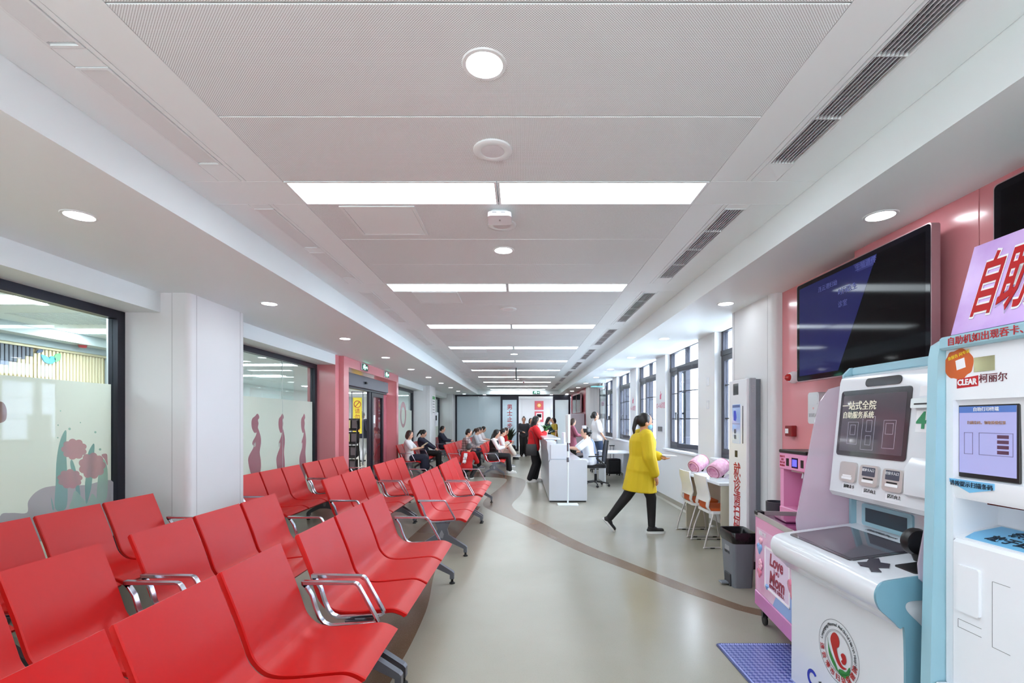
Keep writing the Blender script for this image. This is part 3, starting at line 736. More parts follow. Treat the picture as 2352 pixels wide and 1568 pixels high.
# hanging display seen edge-on, camera dome, exit signs
t = thing('hanging_display', 'thin black display seen edge-on hanging from the ceiling', 'display', (-0.13, 13.3, 2.6))
MB().box(-0.018, 0.018, -0.30, 0.30, 0.02, 0.28, 0.005).build('screen_body', black, t)
MB().tube([(0, 0, 0.27), (0, 0, 0.34)], 0.012).build('drop_rod', black, t)
t = thing('projector_bracket', 'small red and white detector on the ceiling by the hanging display', 'detector', (0.10, 17.6, CZ))
MB().lathe([(0.05, 0), (0.05, -0.03), (0.03, -0.05), (0.0001, -0.05)], n=16).build('base', plastic_white, t, 40)
MB().lathe([(0.028, -0.05), (0.03, -0.08), (0.0001, -0.09)], n=16).build('cap', red_txt, t, 40)
m_exit = mat('exit_green_dark', (10, 60, 44), 0.3, emit=0.15, emit_rgb=(10, 70, 50)); m_exit_l = emitter('exit_green_light', (150, 255, 220), 2.2)
def exit_sign(label, org, xd, w=0.34, h=0.15):
    xd = Vector(xd); nd = xd.cross(Vector((0, 0, 1))); rot = Matrix((xd, -nd, Vector((0, 0, 1)))).transposed()
    t = thing('exit_sign', label, 'exit sign', org); t.rotation_euler = rot.to_euler()
    # local: x along sign, -y towards the viewer
    MB().box(-w / 2, w / 2, -0.03, 0, 0, h, 0.004).build('housing', chrome, t)
    MB().box(-w / 2 + .012, w / 2 - .012, -0.032, -0.03, 0.012, h - .012).build('face', m_exit, t)
    def pr(pts, nm): MB().prism([(x * w, z * h) for x, z in pts], 'y', -0.0335, -0.032).build(nm, m_exit_l, t)
    pr([(-.06, .15), (.06, .15), (.06, .85), (-.06, .85)], 'door_symbol')
    pr([(.12, .42), (.30, .42), (.30, .25), (.42, .5), (.30, .75), (.30, .58), (.12, .58)], 'arrow')
    pr([(-.30, .2), (-.26, .2), (-.2, .45), (-.14, .35), (-.10, .38), (-.17, .58), (-.12, .7), (-.16, .8), (-.24, .66), (-.32, .6), (-.3, .54), (-.23, .58), (-.26, .42)], 'running_figure')
    MB().ball((-.15 * w, -0.033, .84 * h), (0.012, 0.0015, 0.012)).build('head_symbol', m_exit_l, t)
    return t
exit_sign('green exit sign over the sliding door, by its near corner', (px_f, 10.35, 2.555), (0, 1, 0), 0.40)
exit_sign('green exit sign over the sliding door, by its far corner', (px_f, 12.05, 2.555), (0, 1, 0), 0.40)
exit_sign('green exit sign on the end fascia below the last light strip', (0.73, 22.958, 2.735), (1, 0, 0), 0.36, 0.15)
# corridor lights beyond the glass
cl = MB().add([(-.6, -.15, -.004), (-.6, .15, -.004), (.6, .15, -.004), (.6, -.15, -.004)], [(0, 1, 2, 3)]).mesh('corridor_light', emitter('corridor_panel_light', (246, 248, 255), 22.0, 'FRONT'), fix=False)
for i, (x, y) in enumerate(((-4.75, 4.5), (-5.4, 2.6), (-5.1, 6.1), (-6.6, 8.6), (-5.2, 9.8), (-6.6, 12.2), (-5.2, 13.6), (-6.6, 16.0), (-5.2, 17.6), (-6.6, 20), (-5.2, 22), (-4.9, 0.6), (-6.6, 1.2))):
    o = link('corridor_light', cl); o.location = (x, y, 2.62)
    tag(o, 'flat white corridor ceiling light beyond the glass, %s counted along the corridor' % ordn(i), 'ceiling light', 'corridor ceiling lights')
hl = cl.copy(); hl.materials.clear(); hl.materials.append(emitter('hall_panel_light', (240, 248, 255), 9.0, 'FRONT'))
for i, (x, y) in enumerate(((-2.4, 25.6), (0.6, 25.4), (2.4, 26.8), (-0.9, 27.2))):
    o = link('hall_light', hl); o.location = (x, y, 2.76)
    tag(o, 'flat ceiling light in the inner hall behind the far doors, %s' % ordn(i), 'ceiling light', 'inner hall lights')
t = thing('corridor_diffuser', 'square white slatted ceiling diffuser seen through the first glass bay', 'air diffuser', (-5.0, 5.35, 2.62))
ring_frame(-0.4, 0.4, -0.3, 0.3, -0.008, 0, 0.03).build('frame', metal_white, t)
for q in range(12): MB().box(-0.36 + q * 0.062, -0.335 + q * 0.062, -0.27, 0.27, -0.012, 0).build('slat', metal_white, t)
t = thing('smoke_detector', 'small red-collared smoke detector on the corridor ledge', 'detector', (-5.85, 6.45, 2.50))
MB().lathe([(0.05, 0.0), (0.04, -0.035), (0.0001, -0.04)], n=16).build('cap', red_txt, t, 40)
t = thing('leaf_emblem', 'blue and green leaf-shaped emblem on the cream slat wall', 'emblem', (SX, 6.13, 2.29)); t.scale = (1, .3, .42)
for nm, pts, mm in (('wing', [(-.32, .06), (-.2, -.12), (0, -.17), (0.02, -.02), (-.12, .04)], (96, 178, 214)), ('wing', [(.02, -.17), (.2, -.14), (.3, .0), (.12, .06), (.02, -.04)], (84, 170, 210)), ('leaf', [(.26, -.06), (.34, -.1), (.5, .0), (.52, .16), (.36, .16), (.24, .06)], (120, 200, 130)), ('bird', [(-.5, .1), (-.3, .14), (-.24, .2), (-.3, .22), (-.44, .2)], (70, 84, 110))):
    MB().prism([(p.x, p.y) for p in crom([(a, b, 0) for a, b in pts], 4, True)], 'x', 0, 0.015).build(nm, mat('emblem_%d_%d' % (mm[0], mm[1]), mm, 0.5), t)

# ------------------------------------------------------------------ WAITING BENCHES
m_red = mat('red_seat_shell', (196, 9, 7), 0.40, spec=0.4, bump=(900, 0.03))
m_arm = mat('armrest_chrome', (190, 190, 200), 0.18, metal=1.0)
PROF = [(0.0, 0.835), (0.018, 0.79), (0.045, 0.725), (0.088, 0.617), (0.122, 0.52), (0.145, 0.462), (0.183, 0.418), (0.225, 0.396), (0.29, 0.388), (0.38, 0.394), (0.49, 0.406), (0.555, 0.410), (0.60, 0.398), (0.64, 0.376)]
PC = [(p.x, p.y) for p in crom([(u, z, 0) for u, z in PROF], 4)]
def shell(i0, i1):
    st = []
    w, t, e = 0.254, 0.030, 0.005
    for i in range(i0, i1 + 1):
        a = PC[max(i - 1, 0)]; b = PC[min(i + 1, len(PC) - 1)]
        d = Vector((b[0] - a[0], b[1] - a[1])).normalized(); n = Vector((-d.y, d.x))     # towards the sitter
        if n.x < 0 and n.y < 0: n = -n
        p = Vector(PC[i]); k = 1.0
        if i in (0, len(PC) - 1): k = 0.55
        def q(s, v, zz): 
            r = p - n * s; return (r.x, v, r.y)
        st.append([q(0, -w + e, 0), q(0, w - e, 0), q(e, w, 0), q(t * k - e, w, 0), q(t * k, w - e, 0), q(t * k, -w + e, 0), q(t * k - e, -w, 0), q(e, -w, 0)])
    return MB().loft(st)
IS = 24   # seam between back and seat
back_me = shell(0, IS).mesh('backrest', m_red, 32)
seat_me = shell(IS, len(PC) - 1).mesh('seat', m_red, 32)
arm_pts = [(0.10, 0.607), (0.385, 0.607)] + [(0.40, 0.603), (0.412, 0.59)] + [(0.505, 0.425), (0.518, 0.398), (0.50, 0.388)] + [(0.30, 0.374), (0.255, 0.372), (0.222, 0.385), (0.195, 0.415)] + [(0.172, 0.47), (0.150, 0.54), (0.120, 0.585)]
arm_me = MB().tube([(u, 0, z) for u, z in arm_pts], 0, flat=(0.016, 0.007, (0, 1, 0)), closed=True).mesh('armrest', m_arm, 40)
def leg_mesh():
    m = MB()
    out = [(0.30, 0.365), (0.46, 0.365), (0.43, 0.30), (0.445, 0.235), (0.635, 0.115), (0.648, 0.10), (0.648, 0.045), (0.612, 0.045), (0.612, 0.085), (0.44, 0.165), (0.37, 0.17), (0.29, 0.165), (0.13, 0.085), (0.13, 0.045), (0.094, 0.045), (0.094, 0.10), (0.107, 0.115), (0.295, 0.235), (0.325, 0.30)]
    m.prism(out, 'y', -0.022, 0.022)
    return m.mesh('leg', steel_grey)
leg_me = leg_mesh()
cov_me = MB().prism([(0.37, 0.29), (0.395, 0.245), (0.385, 0.20), (0.355, 0.20), (0.345, 0.245)], 'y', -0.0245, 0.0245).mesh('cover_plate', mat('light_grey_plate', (150, 152, 158), 0.4, metal=0.5))
glide_me = MB().lathe([(0.0001, 0), (0.026, 0), (0.026, 0.008), (0.012, 0.018), (0.010, 0.05), (0.0001, 0.05)], n=16).mesh('glide', rubber, 40)
beam_me = MB().box(0.345, 0.415, -0.04, 1.66, 0.325, 0.375, 0.008).mesh('beam', steel_grey)
TH = 0.022
def bench(xb, y0, label):
    t = thing('waiting_bench', label, 'bench', (xb, y0, 0), -TH, 'red three-seat waiting benches')
    for i in range(3):
        v = 0.27 + 0.54 * i
        for nm, me in (('backrest', back_me), ('seat', seat_me)):
            o = link(nm, me, t); o.location = (0, v, 0)
        MB  # brackets under each seat
    link('beam', beam_me, t)
    for v in (-0.035, 1.655):
        o = link('armrest', arm_me, t); o.location = (0, v + (0.012 if v < 0 else -0.012), 0)
        o = link('leg', leg_me, t); o.location = (0, v, 0)
        c = link('cover_plate', cov_me, o)
        for u in (0.63, 0.112):
            g = link('glide', glide_me, o); g.location = (u, 0, 0)
    return t
ROWS = {'aisle-side': (-1.36, TH), 'middle': (-2.335, TH), 'glass-wall': (-3.40, 0.006)}
YS = [-0.76, 1.02, 2.80, 5.385, 7.165, 12.9, 14.65, 17.2, 18.95]
DESC = ['{} row bench behind the viewer', 'red three-seat bench, first in view along the {} row', 'red three-seat bench, second along the {} row before the gap', 'red three-seat bench, third along the {} row after the gap', 'red three-seat bench, fourth along the {} row across from the sliding door', 'red three-seat bench, fifth along the {} row beyond the pink portal', 'red three-seat bench, sixth along the {} row, used by seated visitors', 'red three-seat bench, seventh along the {} row beside the far column', 'red three-seat bench, eighth and last along the {} row']
BX = {}
for rn, (x0, sl) in ROWS.items():
    for i, y in enumerate(YS):
        if i == 0: continue
        if rn == 'glass-wall' and i == 3: y = 5.66
        if rn == 'glass-wall' and i == 4: y = 7.44
        if rn == 'glass-wall' and i == 7: y = 18.22
        if rn == 'glass-wall' and i == 8: continue
        x = x0 + (sl if rn != 'glass-wall' else 0.006) * y
        bench(x, y, DESC[i].format(rn)); BX[(rn, i)] = (x, y)
# ------------------------------------------------------------------ WINDOW SIDE: DISPLAYS, KIOSKS, CART, DESK
def wall_tv(label, x_wall, y0, y1, z0, z1, glow=None, x_front=2.30):
    o = thing('wall_display', label, 'display', (x_wall, (y0 + y1) / 2, (z0 + z1) / 2)); off = o.location.copy()
    r = 0.02
    MB(off).prism(round_poly(y0, y1, z0, z1, r), 'x', x_front, x_front + 0.05).build('bezel', mat('tv_edge_silver', (176, 150, 156), 0.3, metal=0.6), o, 30)
    MB(off).prism(round_poly(y0 + .006, y1 - .006, z0 + .006, z1 - .006, r), 'x', x_front - 0.002, x_front).build('front_glass', mat('tv_black_border', (10, 10, 18), 0.05, spec=0.2), o, 30)
    MB(off).box(x_front - 0.0026, x_front - 0.002, y0 + .04, y1 - .04, z0 + .045, z1 - .04).build('screen', screen_black, o)
    MB(off).box(x_front + .05, x_wall, (y0 + y1) / 2 - .3, (y0 + y1) / 2 + .3, (z0 + z1) / 2 - .22, (z0 + z1) / 2 + .22).build('wall_bracket', black, o)
    return o, off
tv, off = wall_tv('large black wall display above the white kiosk, part of its screen bluish', 2.42, 2.707, 4.027, 1.814, 2.613)
xs = 2.2968
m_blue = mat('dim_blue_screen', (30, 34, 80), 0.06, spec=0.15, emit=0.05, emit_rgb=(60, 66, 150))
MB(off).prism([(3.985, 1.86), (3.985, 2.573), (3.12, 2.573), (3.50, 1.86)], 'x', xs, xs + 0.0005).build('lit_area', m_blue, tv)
m_dimtxt = mat('dim_screen_text', (80, 86, 150), 0.2, spec=0.1, emit=0.06, emit_rgb=(120, 126, 190))
MB(off).prism([(3.34, 2.573), (3.12, 2.573), (3.15, 2.51), (3.30, 2.51)], 'x', xs - .0005, xs).build('title_tab', mat('screen_tab', (56, 62, 120), 0.1, spec=0.15, emit=0.05), tv)
text('lettering', '生殖遗传', 0.05, (xs - .0005, 3.22, 2.54), m=m_dimtxt, parent=tv, off=off, **RIGHT_)
text('lettering', '连云港妇幼', 0.045, (xs, 3.62, 2.50), m=m_dimtxt, parent=tv, off=off, **RIGHT_)
text('lettering', '时间医生', 0.05, (xs, 3.40, 2.42), m=m_dimtxt, parent=tv, off=off, **RIGHT_)
text('lettering', '诊室', 0.05, (xs, 3.45, 2.33), m=m_dimtxt, parent=tv, off=off, **RIGHT_)
wall_tv('black wall display cut by the frame edge, above the pink self-service header', 2.42, 1.03, 2.353, 1.83, 2.64)
for i, (a, b) in enumerate(((18.7, 20.0), (20.2, 21.5))):
    wall_tv('dark wall display on the crimson end wall, %s from the column' % ordn(i), 2.42, a, b, 1.80, 2.55)

# ---- white and teal self-service kiosk
KY0, KY1 = 1.96, 2.80
K = thing('self_service_kiosk', 'white and teal self-service kiosk with slanted touch screen and round hospital emblem', 'kiosk', (1.95, 2.38, 0)); off = K.location.copy()
base = [(1.56, 0.0), (1.56, 0.60), (1.535, 0.655), (1.49, 0.70), (1.457, 0.731), (1.440, 0.775), (1.447, 0.815), (1.475, 0.842), (1.56, 0.858), (1.90, 0.905), (1.93, 0.909), (1.93, 1.10), (2.05, 1.10), (2.36, 1.10), (2.36, 0.0)]
cur = [(p.x, p.y) for p in crom([(u, z, 0) for u, z in base[:10]], 5)] + base[10:]
MB(off).prism(cur, 'y', KY0 + .012, KY1 - .012).build('body', gloss_white, K, 35)
# teal side trims, S-shaped
s_in = [(2.3, 0.0), (2.3, 0.0), (1.71, 0.0), (1.71, 0.45), (1.69, 0.58), (1.63, 0.66), (1.575, 0.715), (1.56, 0.745), (1.58, 0.765), (1.66, 0.772), (1.80, 0.80), (1.93, 0.83)]
tr = [(p.x, p.y) for p in crom([(u, z, 0) for u, z in base[:10]], 5)] + [(1.93, 0.909)] + [(p.x, p.y) for p in crom([(u, z, 0) for u, z in s_in[2:]], 5)][::-1]
for y0, y1 in ((KY0, KY0 + .012), (KY1 - .012, KY1)):
    MB(off).prism([(u + (.014 if y0 > 2.5 else 0), z - (.010 if y0 > 2.5 and z > .7 else 0)) for u, z in tr], 'y', y0, y1).build('side_trim', teal_d, K, 35)
# head with the screen
head = [(1.779, 1.13), (1.775, 1.10), (1.79, 1.075), (1.84, 1.06), (1.935, 1.045), (1.935, 0.915), (2.06, 0.915), (2.06, 1.75), (1.87, 1.75), (1.845, 1.735), (1.837, 1.71)]
MB(off).prism(head, 'y', KY0 + .02, KY1 - .02).build('head', gloss_white, K, 35)
MB(off).prism([(1.90, 0.90), (1.90, 1.10), (1.86, 1.12), (1.86, 1.76), (1.90, 1.80), (2.36, 1.80), (2.36, 0.90)], 'y', KY1 - .02, KY1 - .002).build('side_panel', teal, K)
MB(off).prism([(1.90, 0.90), (1.90, 1.10), (1.86, 1.12), (1.86, 1.76), (1.90, 1.80), (2.36, 1.80), (2.36, 0.90)], 'y', KY0 + .002, KY0 + .02).build('side_panel', teal, K)
MB(off).box(1.90, 2.36, KY0 + .02, KY1 - .02, 1.75, 1.80, 0.01).build('top_cap', teal, K)
MB(off).box(2.06, 2.36, KY0 + .02, KY1 - .02, 0.95, 1.75).build('rear_case', plastic_white, K)
def face(u, z, d=0.0):       # point on the leaning head front
    t = (z - 1.13) / (1.71 - 1.13); return (1.779 + (1.837 - 1.779) * t - d, u, z)
hd = (Vector(face(0, 1.71)) - Vector(face(0, 1.13))).normalized()
HX = dict(xd=(0, -1, 0), yd=tuple(hd))
def plate_on_head(name, m, y0, y1, z0, z1, th, r=0.012, lift=0.0):
    mb = MB(off); pts = round_poly(y0, y1, z0, z1, r, 4)
    mb.loft([[face(y, z, lift) for y, z in pts], [face(y, z, lift + th) for y, z in pts]]); return mb.build(name, m, K, 30)
plate_on_head('screen_border', mat('charcoal_gloss', (44, 42, 48), 0.08, coat=1.0), 2.255, 2.75, 1.305, 1.662, 0.004, 0.018)
m_scr = mat('grey_screen', (70, 66, 74), 0.05, coat=1.0, emit=0.06, emit_rgb=(90, 84, 96))
scr = plate_on_head('screen', m_scr, 2.28, 2.727, 1.33, 1.635, 0.0008, 0.004, 0.004)
m_sct = mat('screen_caption', (196, 192, 176), 0.3, emit=0.25)
text('lettering', '一站式全院', 0.052, face(2.60, 1.575, .0055), m=m_sct, parent=K, off=off, **HX)
text('lettering', '自助服务系统', 0.040, face(2.60, 1.525, .0055), m=m_sct, parent=K, off=off, **HX)
m_line = mat('screen_line_art', (150, 146, 160), 0.3, emit=0.15)
def wire_box(y0, y1, z0, z1):
    for a, b, c, d in ((y0, y1, z1 - .002, z1), (y0, y1, z0, z0 + .002), (y0, y0 + .0022, z0, z1), (y1 - .0022, y1, z0, z1)):
        plate_on_head('line_art', m_line, a, b, c, d, 0.0006, 0.0004, 0.0048)
for q in ((2.59, 2.67, 1.37, 1.49), (2.61, 2.65, 1.42, 1.475), (2.47, 2.56, 1.345, 1.52), (2.49, 2.53, 1.44, 1.50), (2.33, 2.41, 1.36, 1.50), (2.345, 2.395, 1.43, 1.485), (2.49, 2.53, 1.37, 1.42)): wire_box(*q)
plate_on_head('camera_window', mat('smoked_pill', (52, 50, 54), 0.1, coat=1.0), 2.325, 2.57, 1.676, 1.720, 0.004, 0.0215)
m_met = mat('brushed_steel_bezel', (206, 200, 198), 0.35, metal=0.6)
for i, (y0, y1) in enumerate(((2.566, 2.694), (2.406, 2.537), (2.249, 2.376))):
    h = plate_on_head('card_slot', m_met, y0, y1, 1.165 - .004 * i, 1.272 - .004 * i, 0.012, 0.018)
    plate_on_head('slot_mouth', mat('slot_bright', (240, 240, 244), 0.3) if i == 0 else black, y0 + .03, y1 - .03, 1.195, 1.203, 0.001, 0.002, 0.012)
    plate_on_head('slot_lip', mat('slot_bright', (240, 240, 244), 0.3), y0 + .025, y1 - .025, 1.180, 1.193, 0.003, 0.002, 0.012)
    if i:
        plate_on_head('slot_label', mat('slate_label', (74, 76, 92), 0.5), y0 + .02, y1 - .02, 1.212, 1.258, 0.0008, 0.004, 0.012)
        text('lettering', ['', '就诊卡入口', '社保卡入口'][i], 0.017, face((y0 + y1) / 2, 1.243, .0135), m=paper, parent=K, off=off, **HX)
    plate_on_head('instruction_label', mat('label_white', (226, 226, 232), 0.5), y0 + .018, y1 - .018, 1.122 - .004 * i, 1.158 - .004 * i, 0.0008, 0.004)
    text('lettering', ['读取击卡', '芯片向上', '芯片向上'][i], 0.020, face((y0 + y1) / 2 - .012, 1.140 - .004 * i, .0012), m=black, parent=K, off=off, **HX)
    plate_on_head('finger_icon', black, y1 - .035, y1 - .031, 1.130 - .004 * i, 1.150 - .004 * i, 0.0008, 0.001, 0.0009)
# right-hand column: receipt slot and numbered notice
plate_on_head('receipt_slot', metal_white, 1.985, 2.235, 1.555, 1.600, 0.022, 0.006)
plate_on_head('slot_mouth', black, 1.99, 2.215, 1.570, 1.577, 0.0008, 0.001, 0.022)
plate_on_head('notice', paper, 1.99, 2.215, 1.610, 1.655, 0.0008, 0.003)
plate_on_head('notice', paper, 1.985, 2.22, 1.445, 1.545, 0.0008, 0.002)
text('lettering', '49', 0.105, face(2.162, 1.495, .0012), m=mat('green_number', (48, 140, 92), 0.5), parent=K, off=off, weight=0.003, **HX)
MB(off).prism([(1.82, 1.40), (1.80, 1.33), (1.765, 1.28), (1.76, 1.16), (1.79, 1.14), (1.85, 1.20)], 'y', KY0 + .03, 2.225).build('keypad_hood', gloss_white, K, 40)
# throat: printer mouth
MB(off).prism(round_poly(2.37, 2.72, 0.915, 1.035, 0.015), 'x', 1.918, 1.932).build('printer_frame', teal, K, 30)
MB(off).box(1.9165, 1.9185, 2.40, 2.69, 0.937, 1.013).build('printer_mouth', mat('printer_dark', (38, 62, 74), 0.3), K)
text('lettering', '凭条打印出口Report', 0.024, (1.885, 2.53, 0.9035), xd=(0, -1, 0), yd=(.99, 0, .13), m=mat('grey_print', (90, 92, 98), 0.5), parent=K, off=off, shear=0.2)
# console: inclined touch screen, scanner pad, hand scanner
def top(x, y, d=0.0):
    z = 0.858 + (x - 1.56) * (0.905 - 0.858) / 0.34; return (x, y, z + d)
def plate_on_top(name, m, x0, x1, y0, y1, th, r=0.015, lift=0.0, pts=None):
    pts = pts or round_poly(x0, x1, y0, y1, r, 4)
    return MB(off).loft([[top(x, y, lift) for x, y in pts], [top(x, y, lift + th) for x, y in pts]]).build(name, m, K, 30)
plate_on_top('touch_screen_border', MATS['charcoal_gloss'], 1.515, 1.845, 2.22, 2.735, 0.004, 0.02)
plate_on_top('touch_screen', m_scr, 1.535, 1.83, 2.245, 2.71, 0.0008, 0.006, 0.004)
plate_on_top('scanner_pad', mat('dark_pad', (52, 48, 60), 0.25), 0, 0, 0, 0, 0.004, pts=[(1.50, 2.07), (1.53, 2.05), (1.55, 2.10), (1.585, 2.08), (1.62, 2.12), (1.60, 2.15), (1.63, 2.20), (1.60, 2.22), (1.56, 2.18), (1.525, 2.19), (1.51, 2.15), (1.525, 2.12)])
plate_on_top('keypad', black, 1.62, 1.80, 1.985, 2.10, 0.005, 0.01)
MB(off).lathe([(0.0001, 0.03), (0.045, 0.028), (0.058, 0.015), (0.06, 0.0), (0.052, -0.02), (0.03, -0.03), (0.0001, -0.03)], c=(1.74, 2.13, 0.965), n=28, axis='y').build('scanner_head', black, K, 30)
MB(off).tube([(1.74, 2.13, 0.92), (1.75, 2.12, 0.88)], 0.02).build('scanner_stem', black, K, 40)
# privacy wings
m_wing = frosted('frosted_acrylic', (236, 226, 240), 0.42, transl=0.6)
def wing(y):
    pts = [(2.36, 0.80), (1.74, 0.795), (1.66, 0.81), (1.605, 0.86), (1.60, 0.92), (1.70, 1.45), (1.735, 1.60), (1.79, 1.68), (1.86, 1.70), (2.36, 1.72)]
    MB(off).prism(pts, 'y', y - .004, y + .004).build('privacy_wing', m_wing, K, 30)
wing(KY1 + .012); wing(KY0 - .012)
# emblem
EC = (1.5592, 2.377, 0.36)
def ring(r0, r1, nm, m, n=64, lift=0.0006, par=K, c=EC):
    mb = MB(off); rings = []
    for i in range(n + 1):
        a = 2 * PI * i / n; ca, sa = math.cos(a), math.sin(a)
        rings.append([(c[0], c[1] - r0 * ca, c[2] + r0 * sa), (c[0] - lift, c[1] - r0 * ca, c[2] + r0 * sa), (c[0] - lift, c[1] - r1 * ca, c[2] + r1 * sa), (c[0], c[1] - r1 * ca, c[2] + r1 * sa)])
    return mb.loft(rings, cap=False).build(nm, m, par)
m_ink = mat('emblem_ink', (70, 74, 78), 0.5); m_er = mat('emblem_red', (176, 26, 22), 0.4); m_eg = mat('emblem_green', (44, 130, 56), 0.4)
ring(0.1495, 0.151, 'emblem_ring', m_ink); ring(0.102, 0.1035, 'emblem_ring', m_ink); ring(0.096, 0.097, 'emblem_ring', m_ink)
def arc_text(s, a0, a1, rad, size, m, flip=False, c=EC):
    n = len(s)
    for i, ch in enumerate(s):
        if ch == ' ': continue
        a = R(a0 + (a1 - a0) * i / (n - 1)); ca, sa = math.cos(a), math.sin(a)
        xd = (0, -sa, -ca) if not flip else (0, sa, ca)
        yd = (0, -ca, sa) if not flip else (0, ca, -sa)
        text('lettering', ch, size, (c[0], c[1] - rad * ca, c[2] + rad * sa), xd=xd, yd=yd, m=m, parent=K, off=off)
arc_text('Lianyungang Maternal And Child Health Hospital', 172, -12, 0.127, 0.022, m_ink)
arc_text('连云港市妇幼保健院', 192, 348, 0.126, 0.034, m_er, True)
def blob(pts, m, nm, lift=0.0006, s=0.085):
    q = crom([(a, b, 0) for a, b in pts], 5, True)
    MB(off).loft([[(EC[0], EC[1] - p.x * s, EC[2] + p.y * s) for p in q], [(EC[0] - lift, EC[1] - p.x * s, EC[2] + p.y * s) for p in q]]).build(nm, m, K)
blob([(-.55, .80), (-.30, 1.0), (-.02, .92), (.12, .62), (.05, .32), (-.12, .15), (-.05, -.1), (.1, -.4), (.4, -.62), (.75, -.60), (.45, -.78), (.05, -.72), (-.3, -.35), (-.55, .1), (-.68, .45)], m_er, 'emblem_mother')
blob([(.25, -.05), (.42, .12), (.62, .08), (.72, -.15), (.62, -.42), (.42, -.5), (.28, -.38), (.38, -.25)], m_er, 'emblem_child')
blob([(-.92, .45), (-.86, .1), (-.7, -.25), (-.45, -.55), (-.15, -.85), (0, -1.15), (-.3, -1.0), (-.65, -.7), (-.85, -.3)], m_eg, 'emblem_hand')
blob([(.05, -1.15), (.1, -.95), (.35, -.85), (.7, -.8), (.98, -.4), (1.0, -.75), (.8, -1.1), (.4, -1.25)], m_eg, 'emblem_hand')
c2 = (1.5592, 2.585, 0.12); m_bl = mat('logo_blue', (40, 52, 168), 0.4)
mb = MB(off); rings = []
for i in range(31):
    a = R(40 + 280 * i / 30); rings.append([(c2[0], c2[1] - r * math.cos(a), c2[2] + r * math.sin(a)) if l == 0 else (c2[0] - l, c2[1] - r * math.cos(a), c2[2] + r * math.sin(a)) for r, l in ((.028, 0), (.028, .0006), (.046, .0006), (.046, 0))])
mb.loft(rings).build('logo_mark', m_bl, K)
text('lettering', '自助机', 0.05, (1.5592, 2.46, 0.115), m=black, parent=K, off=off, **RIGHT_)
MB(off).box(1.5585, 1.5600, KY0 + .06, KY1 - .08, 0.648, 0.651).build('shut_line', mat('shut_line_grey', (120, 120, 124), 0.6), K)

# ---- second machine: report printer with teal frame and pink header
k2 = thing('report_printer_kiosk', 'tall white report-printing machine with teal frame, red logo and pink slanted header', 'kiosk', (1.95, 1.55, 0)); off = k2.location.copy()
Y0, Y1 = 1.22, 1.90
MB(off).prism([(1.56, 0.0), (1.60, 1.74), (1.61, 1.79), (1.65, 1.815), (2.36, 1.815), (2.36, 0.0)], 'y', Y1 - .045, Y1).build('side_frame', teal, k2, 35)
MB(off).prism([(1.56, 0.0), (1.60, 1.74), (1.61, 1.79), (1.65, 1.815), (2.36, 1.815), (2.36, 0.0)], 'y', Y0, Y0 + .045).build('side_frame', teal, k2, 35)
MB(off).box(1.60, 2.36, Y0 + .045, Y1 - .045, 1.765, 1.815, 0.008).build('top_frame', teal, k2)
P0, P1 = Y0 + .047, Y1 - .047     # white front between the frames
XF = 1.63
MB(off).box(XF, 2.34, P0, P1, 1.575, 1.765).build('upper_panel', plastic_white, k2)
MB(off).box(1.585, 2.34, P0, P1, 0.0, 0.50, 0.006).build('base', plastic_white, k2)
for a, b in ((P1 - .03, P1), (P0, P0 + .12)):
    MB(off).box(XF, 2.34, a, b, 0.50, 1.575).build('front_stile', plastic_white, k2)
A0, A1 = P0 + .12, P1 - .03
MB(off).box(1.62, 2.34, A0, A1, 0.50, 1.06, 0.012).build('lower_panel', plastic_white, k2)
MB(off).prism([(1.64, 1.575), (1.655, 1.55), (1.66, 1.286), (1.634, 1.283), (1.630, 1.230), (1.64, 1.208), (1.80, 1.19), (2.3, 1.19), (2.3, 1.575)], 'y', A0, A1).build('screen_housing', plastic_white, k2, 30)
MB(off).box(1.80, 2.3, A0, A1, 1.06, 1.19).build('niche_back', plastic_white, k2)
MB(off).box(1.652, 1.66, 1.60, 1.832, 1.288, 1.565, 0.002).build('screen_bezel', black, k2)
m_lcd = mat('lilac_lcd', (150, 150, 196), 0.08, spec=0.2, emit=0.16, emit_rgb=(170, 172, 216))
MB(off).box(1.6508, 1.652, 1.61, 1.82, 1.305, 1.55).build('screen', m_lcd, k2)
MB(off).box(1.6502, 1.6508, 1.61, 1.82, 1.527, 1.55).build('title_bar', mat('lcd_blue_bar', (80, 112, 180), 0.1, emit=0.1), k2)
text('lettering', '自助打印终端', 0.016, (1.6502, 1.715, 1.538), m=paper, parent=k2, off=off, **RIGHT_)
text('lettering', '扫描条码，领取检验结果', 0.013, (1.6508, 1.715, 1.49), m=mat('lcd_orange', (170, 130, 96), 0.4), parent=k2, off=off, **RIGHT_)
m_ld = mat('lcd_drawing', (110, 104, 140), 0.3, emit=0.1)
for y0, y1, z0, z1 in ((1.765, 1.80, 1.375, 1.455), (1.62, 1.742, 1.375, 1.455)):
    for a, b, c, d in ((y0, y1, z1 - .002, z1), (y0, y1, z0, z0 + .002), (y0, y0 + .002, z0, z1), (y1 - .002, y1, z0, z1)):
        MB(off).box(1.6502, 1.6508, a, b, c, d).build('line_art', m_ld, k2)
for q in range(4): MB(off).box(1.6502, 1.6508, 1.635, 1.675, 1.382 + q * .018, 1.394 + q * .018).build('line_art', mat('lcd_maroon', (96, 60, 84), 0.3), k2)
